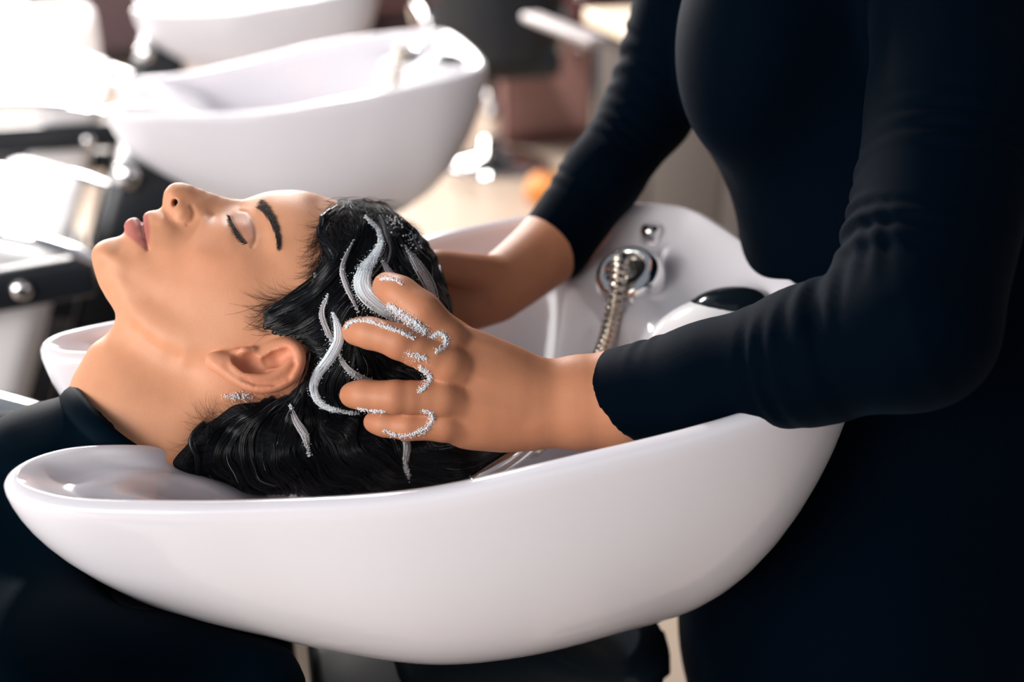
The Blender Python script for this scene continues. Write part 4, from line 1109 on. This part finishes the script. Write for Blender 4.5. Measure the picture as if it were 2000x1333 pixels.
tag(basin3, 'farthest white ceramic wash basin at the top edge, cut by the frame', 'basin', G1)
tag(ped, 'glossy black pedestal under the front basin, beside the stylist\'s legs', 'pedestal', G2_)
tag(ped2, 'black pedestal under the empty middle wash basin', 'pedestal', G2_)
tag(ped3, 'black pedestal under the farthest wash basin', 'pedestal', G2_)
tag(chair, 'white shampoo chair the caped client reclines in', 'chair', G3)
tag(chair2, 'white shampoo chair with chrome arms before the empty middle basin', 'chair', G3)
tag(chair3, 'white shampoo chair with chrome arms before the farthest basin', 'chair', G3)
tag(client, 'person lying back with closed eyes and wet dark hair, in a black cape', 'person')
tag(stylist, 'person standing in a black knit top, both hands washing the client\'s hair', 'person')

# ------------------------------------------------------------------ the salon behind
# bright white waiting seat on the left
r = empty('waiting_seat', AB(-0.75, 5.1, 0))
fx = on_floor(216, 335)
fa, fb = float(fx @ A), float(fx @ B)
bm_obj('seat_block', box_bm(AB(fa - 0.62, fb, 0.02), A * 0.60, B * 0.62, ZV * 0.60, 0.05, 4), M['white_leather'], r)
bm_obj('backrest', box_bm(AB(fa - 0.60, fb + 0.45, 0.60), A * 0.30, B * 0.16, ZV * 0.34, 0.04, 4), M['white_leather'], r)
for i, j in ((0, 0), (1, 0), (0, 1), (1, 1)):
    bm_obj('foot', box_bm(AB(fa - 0.58 + i * 0.47, fb + 0.05 + j * 0.47, 0), A * 0.05, B * 0.05, ZV * 0.03), M['chrome'], r)
tag(r, 'brightly lit white upholstered waiting seat on the far left floor', 'seat')
# taupe counter with cream worktop on the right
ce = on_floor(1150, 18, 0.88); ca, cbb = float(ce @ A), float(ce @ B)
c0 = on_floor(1285, 66, 0.88); ca = (ca + float(c0 @ A)) / 2
r = empty('counter', AB(ca + 0.3, cbb - 0.9, 0))
bm_obj('end_panel', box_bm(AB(ca, cbb - 0.05, 0), A * 0.55, B * 0.05, ZV * 0.84, 0.004), M['black_plastic'], r)
for k in range(5):
    bm_obj('door', box_bm(AB(ca, cbb - 0.055 - (k + 1) * 0.40, 0.08), A * 0.02, B * 0.392, ZV * 0.75, 0.003), M['taupe'], r)
bm_obj('carcass', box_bm(AB(ca + 0.02, cbb - 2.06, 0.06), A * 0.53, B * 2.0, ZV * 0.78), M['taupe'], r)
bm_obj('plinth', box_bm(AB(ca + 0.05, cbb - 2.06, 0.0), A * 0.50, B * 2.0, ZV * 0.06), M['black_plastic'], r)
wt = bm_obj('worktop', box_bm(AB(ca - 0.02, cbb - 2.06, 0.84), A * 0.58, B * 2.08, ZV * 0.04, 0.006), M['cream_top'], r)
tag(r, 'taupe salon counter with a cream worktop behind the stylist\'s arm', 'counter')
p0, p1 = on_floor(1035, 32, 0.90), on_floor(1150, 76, 0.90)
bm_obj('towel_rail', rod_box(p0, p1 + unit(p1 - p0) * 0.06, ZV, 0.022, 0.05, 0.008), mat('rail_grey', (0.36, 0.32, 0.32), 0.5), r)
# maroon cabinet with round knobs
q0 = on_floor(1150, 276); ma, mb = float(q0 @ A), float(q0 @ B)
r = empty('cabinet', AB(ma - 0.2, mb + 0.2, 0))
bm_obj('carcass', box_bm(AB(ma - 0.40, mb + 0.02, 0.0), A * 0.42, B * 0.42, ZV * 0.86, 0.004), M['maroon'], r)
d = bm_obj('door', box_bm(AB(ma - 0.38, mb, 0.06), A * 0.38, B * 0.02, ZV * 0.46, 0.003), M['rose'], r)
v, f = lathe(AB(ma - 0.06, mb, 0.44), -B, [(0.004, 0), (0.02, 0.002), (0.026, 0.018), (0.018, 0.03), (0.004, 0.033)], 20); mesh_obj('knob', v, f, M['chrome'], d)
d = bm_obj('drawer', box_bm(AB(ma - 0.38, mb, 0.55), A * 0.38, B * 0.02, ZV * 0.28, 0.003), M['maroon'], r)
v, f = lathe(AB(ma - 0.06, mb, 0.66), -B, [(0.004, 0), (0.02, 0.002), (0.026, 0.018), (0.018, 0.03), (0.004, 0.033)], 20); mesh_obj('knob', v, f, M['chrome'], d)
tag(r, 'maroon cabinet with a dusty rose door left of the taupe counter', 'cabinet')
# styling chair: black tub on a chrome column
fc = on_floor(962, 322); sa, sb = float(fc @ A), float(fc @ B)
r = empty('styling_chair', AB(sa, sb, 0))
v, f = lathe(AB(sa, sb, 0), ZV, [(0.01, 0.001), (0.24, 0.001), (0.25, 0.012), (0.20, 0.028), (0.05, 0.05), (0.045, 0.12)], 48); mesh_obj('base', v, f, M['chrome'], r)
v, f = lathe(AB(sa, sb, 0.04), ZV, [(0.035, 0), (0.035, 0.22), (0.028, 0.23), (0.028, 0.38)], 24); mesh_obj('column', v, f, M['chrome'], r)
bm_obj('seat', box_bm(AB(sa - 0.24, sb - 0.24, 0.40), A * 0.48, B * 0.46, ZV * 0.12, 0.04, 4), M['black_leather'], r)
V, F = [], []
NB = 28
for k in range(NB + 1):
    t = math.radians(200 + 140 * k / NB)                # back towards the lens
    for rr, z in ((0.28, 0.48), (0.30, 0.86), (0.24, 0.86), (0.22, 0.48)):
        zz = z - (0.16 * abs(k / NB - 0.5) * 2) ** 1.0 * (z > 0.6)
        V.append(AB(sa + rr * math.cos(t), sb + rr * math.sin(t), zz))
for k in range(NB):
    for j in range(4): F.append((k * 4 + j, k * 4 + (j + 1) % 4, (k + 1) * 4 + (j + 1) % 4, (k + 1) * 4 + j))
F += [(0, 1, 2, 3), (NB * 4 + 3, NB * 4 + 2, NB * 4 + 1, NB * 4)]
mesh_obj('backrest', V, F, M['black_leather'], r, smooth=False)
for s in (-1, 1):
    P = catmull([AB(sa + s * 0.25, sb - 0.10, 0.46), AB(sa + s * 0.29, sb - 0.08, 0.64), AB(sa + s * 0.29, sb + 0.20, 0.65), AB(sa + s * 0.25, sb + 0.22, 0.46)], 8)
    v, f = tube(P, 0.014, 12); mesh_obj('armrest', v, f, M['chrome'], r)
P = catmull([AB(sa - 0.12, sb - 0.05, 0.38), AB(sa - 0.22, sb - 0.20, 0.20), AB(sa - 0.25, sb - 0.26, 0.07), AB(sa - 0.18, sb - 0.32, 0.05)], 8)
v, f = tube(P, 0.022, 12); mesh_obj('footrest', v, f, M['chrome'], r)
tag(r, 'black tub styling chair on a round chrome base beyond the basins', 'chair')
# small things in the distance
fo = on_floor(1066, 392)
v, f = lathe(fo, ZV, [(0.02, 0.0), (0.075, 0.002), (0.085, 0.05), (0.06, 0.10), (0.02, 0.12)], 28)
r = empty('floor_bin', fo); mesh_obj('tub', v, f, M['orange'], r)
v, f = lathe(fo + ZV * 0.118, ZV, [(0.005, 0.0), (0.03, 0.002), (0.028, 0.012), (0.005, 0.016)], 20); mesh_obj('lid', v, f, M['maroon'], r)
tag(r, 'small orange tub on the beige floor beside the stylist\'s far sleeve', 'tub')
# low shelf with bottles along the far side
q1 = on_floor(990, 118); ha, hb = float(q1 @ A), float(q1 @ B)
r = empty('shelf_unit', AB(ha, hb + 0.2, 0))
for z in (0.06, 0.34): bm_obj('shelf', box_bm(AB(ha - 0.9, hb + 0.05, z), A * 1.7, B * 0.34, ZV * 0.025, 0.003), M['maroon'], r)
for x in (-0.92, 0.0, 0.80): bm_obj('upright', box_bm(AB(ha + x, hb + 0.05, 0), A * 0.025, B * 0.34, ZV * 0.70, 0.003), M['mauve_wall'], r)
tag(r, 'low maroon shelf unit standing far behind the styling chair', 'shelf')
bl = ['amber bottle on the top board of the far shelf unit', 'white bottle on the far shelf unit beside the amber one', 'black bottle on the far shelf unit, left of the white one', 'leftmost pale bottle on the far shelf unit']
for k, (x, mm, lab) in enumerate(zip((0.06, -0.09, -0.24, -0.42), ('amber', 'white_plastic', 'black_plastic', 'rose'), bl)):
    o = AB(ha + x, hb + 0.20, 0.365); r = empty('bottle', o)
    v, f = lathe(o, ZV, [(0.005, 0.0), (0.042, 0.001), (0.045, 0.01), (0.045, 0.17), (0.018, 0.20), (0.016, 0.22)], 24); mesh_obj('body', v, f, M[mm], r)
    v, f = lathe(o + ZV * 0.215, ZV, [(0.004, 0.0), (0.019, 0.001), (0.019, 0.035), (0.004, 0.037)], 20); mesh_obj('cap', v, f, M['chrome'], r)
    tag(r, lab, 'bottle', 'bottles on the far shelf unit')
# ------------------------------------------------------------------ shampoo foam
M['foam'] = mat('white_foam', (0.90, 0.875, 0.89), 0.6, Subsurface_Weight=0.3, Subsurface_Scale=0.003)
M['thin_foam'] = mat('thin_lather', (0.42, 0.40, 0.41), 0.5)
foam = empty('shampoo_foam', sag(700, 660, 8))
tag(foam, 'white shampoo foam streaked through the wet hair and over the fingers', 'foam')
_bm = bmesh.new(); bmesh.ops.create_icosphere(_bm, subdivisions=1, radius=1.0)
ICO_V = np.array([v.co[:] for v in _bm.verts]); ICO_F = np.array([[v.index for v in f.verts] for f in _bm.faces]); _bm.free()
def froth(name, C, R):
    """one mesh of small bubbles"""
    C, R = np.asarray(C), np.asarray(R); n = len(ICO_V)
    v = (C[:, None] + ICO_V[None] * R[:, None, None]).reshape(-1, 3)
    f = (ICO_F[None] + (np.arange(len(C)) * n)[:, None, None]).reshape(-1, 3)
    o = fast_mesh(name, v, f, M['foam'], foam); return tag(o, kind='stuff')
def streak(line, dens=1.0, m_='foam'):
    """line: (px, py, half width in px): lather drawn out along a lock, strands and bubbles"""
    L = catmull([list(p) for p in line], 8); n = len(L)
    T = np.gradient(L[:, :2], axis=0); T /= np.linalg.norm(T, axis=1)[:, None]; N = np.stack([-T[:, 1], T[:, 0]], 1)
    m = int(10 + L[:, 2].max() * 3.2 * dens)
    u = rng.normal(0, 0.42, m).clip(-1, 1)
    XY = L[None, :, :2] + N[None] * (u[:, None] * L[None, :, 2])[..., None] + rng.normal(0, 0.25, (m, n, 2)) * 0.4
    h = np.fmax(hair_h(XY[..., 0], XY[..., 1]), skull_hv(XY[..., 0], XY[..., 1]))
    for _ in range(4): h[:, 1:-1] = 0.25 * h[:, :-2] + 0.5 * h[:, 1:-1] + 0.25 * h[:, 2:]
    body = 0.26 + 0.014 * L[None, :, 2] * np.sqrt(np.maximum(0, 1 - u[:, None] ** 2))
    P = sag_v(XY[..., 0], XY[..., 1], h + body + rng.uniform(-0.05, 0.03, (m, 1)))
    a = rng.integers(0, max(1, n // 5), m); b = n - 1 - rng.integers(0, max(1, n // 5), m)
    t = np.arange(n)[None]; taper = np.clip((t - a[:, None]) / 5, 0, 1) * np.clip((b[:, None] - t) / 5, 0, 1)
    wl = (0.45 + 0.55 * L[:, 2] / L[:, 2].max())[None]
    v, q = strands_mesh(P, rng.uniform(0.00022, 0.0006, (m, 1)) * taper * wl + 1e-5, 5)
    tag(fast_mesh('foam_streak', v, q, M[m_], foam), kind='stuff')
    k = int(np.sum(L[:, 2]) * 5.0 * dens); i = rng.integers(0, n, k); uu = rng.normal(0, 0.5, k)
    xy = L[i, :2] + N[i] * (uu * L[i, 2])[:, None] + rng.normal(0, 1.0, (k, 2))
    hb = np.fmax(hair_h(xy[:, 0], xy[:, 1]), skull_hv(xy[:, 0], xy[:, 1])) + 0.22 + 0.014 * L[i, 2] * np.sqrt(np.maximum(0, 1 - uu ** 2))
    froth('foam_bubbles', sag_v(xy[:, 0], xy[:, 1], hb + rng.uniform(-0.03, 0.05, k)), rng.uniform(0.00015, 0.00045, k))
streak([(714, 424, 2), (736, 446, 3), (744, 472, 5), (732, 498, 9), (714, 525, 15), (706, 552, 20), (716, 578, 19), (742, 600, 16), (772, 618, 15), (800, 634, 12)], 1.6)
streak([(650, 612, 3), (660, 640, 8), (661, 668, 11), (646, 698, 11), (622, 730, 10), (613, 758, 9), (624, 786, 7), (655, 802, 5), (700, 808, 3)], 1.5)
streak([(640, 575, 3), (628, 612, 6), (640, 650, 6), (652, 672, 6)], 0.6, 'thin_foam')
streak([(660, 690, 3), (680, 722, 8), (716, 744, 9), (752, 752, 4)], 0.55, 'thin_foam')
streak([(566, 792, 3), (578, 822, 6), (596, 852, 7), (604, 890, 3)], 0.45, 'thin_foam')
streak([(786, 845, 4), (795, 872, 6), (792, 905, 5), (800, 940, 3)], 0.6, 'thin_foam')
streak([(790, 480, 3), (815, 520, 10), (838, 560, 12), (858, 610, 4)], 0.30, 'thin_foam')
streak([(742, 500, 3), (765, 540, 8), (790, 560, 6)], 0.35, 'thin_foam')
streak([(690, 470, 2), (668, 520, 5), (676, 560, 6), (700, 610, 3)], 0.4, 'thin_foam')
def dab(pts, n, spread, top=0.10):
    """froth on the hand: pts (px, py, radius px, cm from the mid plane of the skin there)"""
    L = catmull([list(p) for p in pts], 8); C, R = [], []
    i = rng.integers(0, len(L), n); r = np.abs(rng.normal(0, 0.62, n)); an = rng.uniform(0, 6.28, n)
    px = L[i, 0] + np.cos(an) * r * L[i, 2]; py = L[i, 1] + np.sin(an) * r * L[i, 2]
    dome = np.maximum(0, 1 - r ** 2)
    h = L[i, 3] - 0.10 * (1 - dome) * spread + rng.uniform(-0.6, 1.0, n) * top * 1.4 * np.sqrt(dome)
    froth('foam_dab', sag_v(px, py, h), rng.uniform(0.00022, 0.00062, n) * (0.55 + 0.45 * dome))
NV = Vn.copy()
def hand_h(px, py):                                    # height of the near hand's skin at a pixel, in cm
    best = -9
    for h in np.arange(13.5, 6.5, -0.05):
        q = (to_st(sag(px, py, h)) - NF.lo) / NF.step; i = np.rint(q).astype(int)
        if (i >= 0).all() and (i < np.array(NF.f.shape)).all() and NF.f[tuple(i)] < 0: return h
    return best
def on_hand(pts, n, spread=1.0, top=0.12):
    out = []; n = int(n * 2.6); pts = [(x, y, r * 1.15) for x, y, r in pts]
    for x, y, r in pts:
        h = hand_h(x, y)
        if h < 0: h = float(np.nan_to_num(hair_h(np.array([x]), np.array([y]))[0], nan=8.0)) + 0.5
        out.append((x, y, r, h + 0.02))
    dab(out, n, spread, top)
on_hand([(762, 596, 10), (785, 612, 17), (810, 630, 20), (832, 648, 17)], 900, 1, 0.2)
on_hand([(842, 660, 9), (858, 650, 9), (870, 660, 9), (868, 678, 9), (852, 688, 9)], 520)
on_hand([(822, 718, 8), (836, 728, 9), (840, 744, 10), (832, 758, 9), (818, 766, 7)], 460)
on_hand([(826, 802, 7), (842, 806, 8), (844, 822, 8), (832, 838, 8), (806, 848, 8), (780, 850, 7), (750, 842, 5)], 520)
on_hand([(677, 640, 5), (688, 629, 6), (715, 628, 6), (750, 638, 6), (780, 648, 6), (808, 662, 7)], 420)
on_hand([(800, 690, 14), (830, 700, 12)], 130)
on_hand([(700, 798, 5), (725, 802, 6), (752, 804, 5)], 160)
on_hand([(744, 545, 6), (765, 546, 6), (785, 556, 5)], 160)
C = [(x, y) for x, y in zip(rng.normal(466, 14, 220), rng.normal(775, 4, 220))]
C = np.array(C); froth('foam_dab', sag_v(C[:, 0], C[:, 1], skull_hv(C[:, 0], C[:, 1]) + rng.uniform(0.0, 0.16, 220)), rng.uniform(0.0002, 0.0005, 220))
C = np.stack([rng.normal(770, 12, 60), rng.normal(435, 7, 60)], 1); C = np.vstack([C, np.stack([rng.normal(806, 9, 60), rng.normal(468, 14, 60)], 1)])
froth('foam_bubbles', sag_v(C[:, 0], C[:, 1], np.nan_to_num(hair_h(C[:, 0], C[:, 1]), nan=4.0) + 0.3), rng.uniform(0.0002, 0.0007, 120))
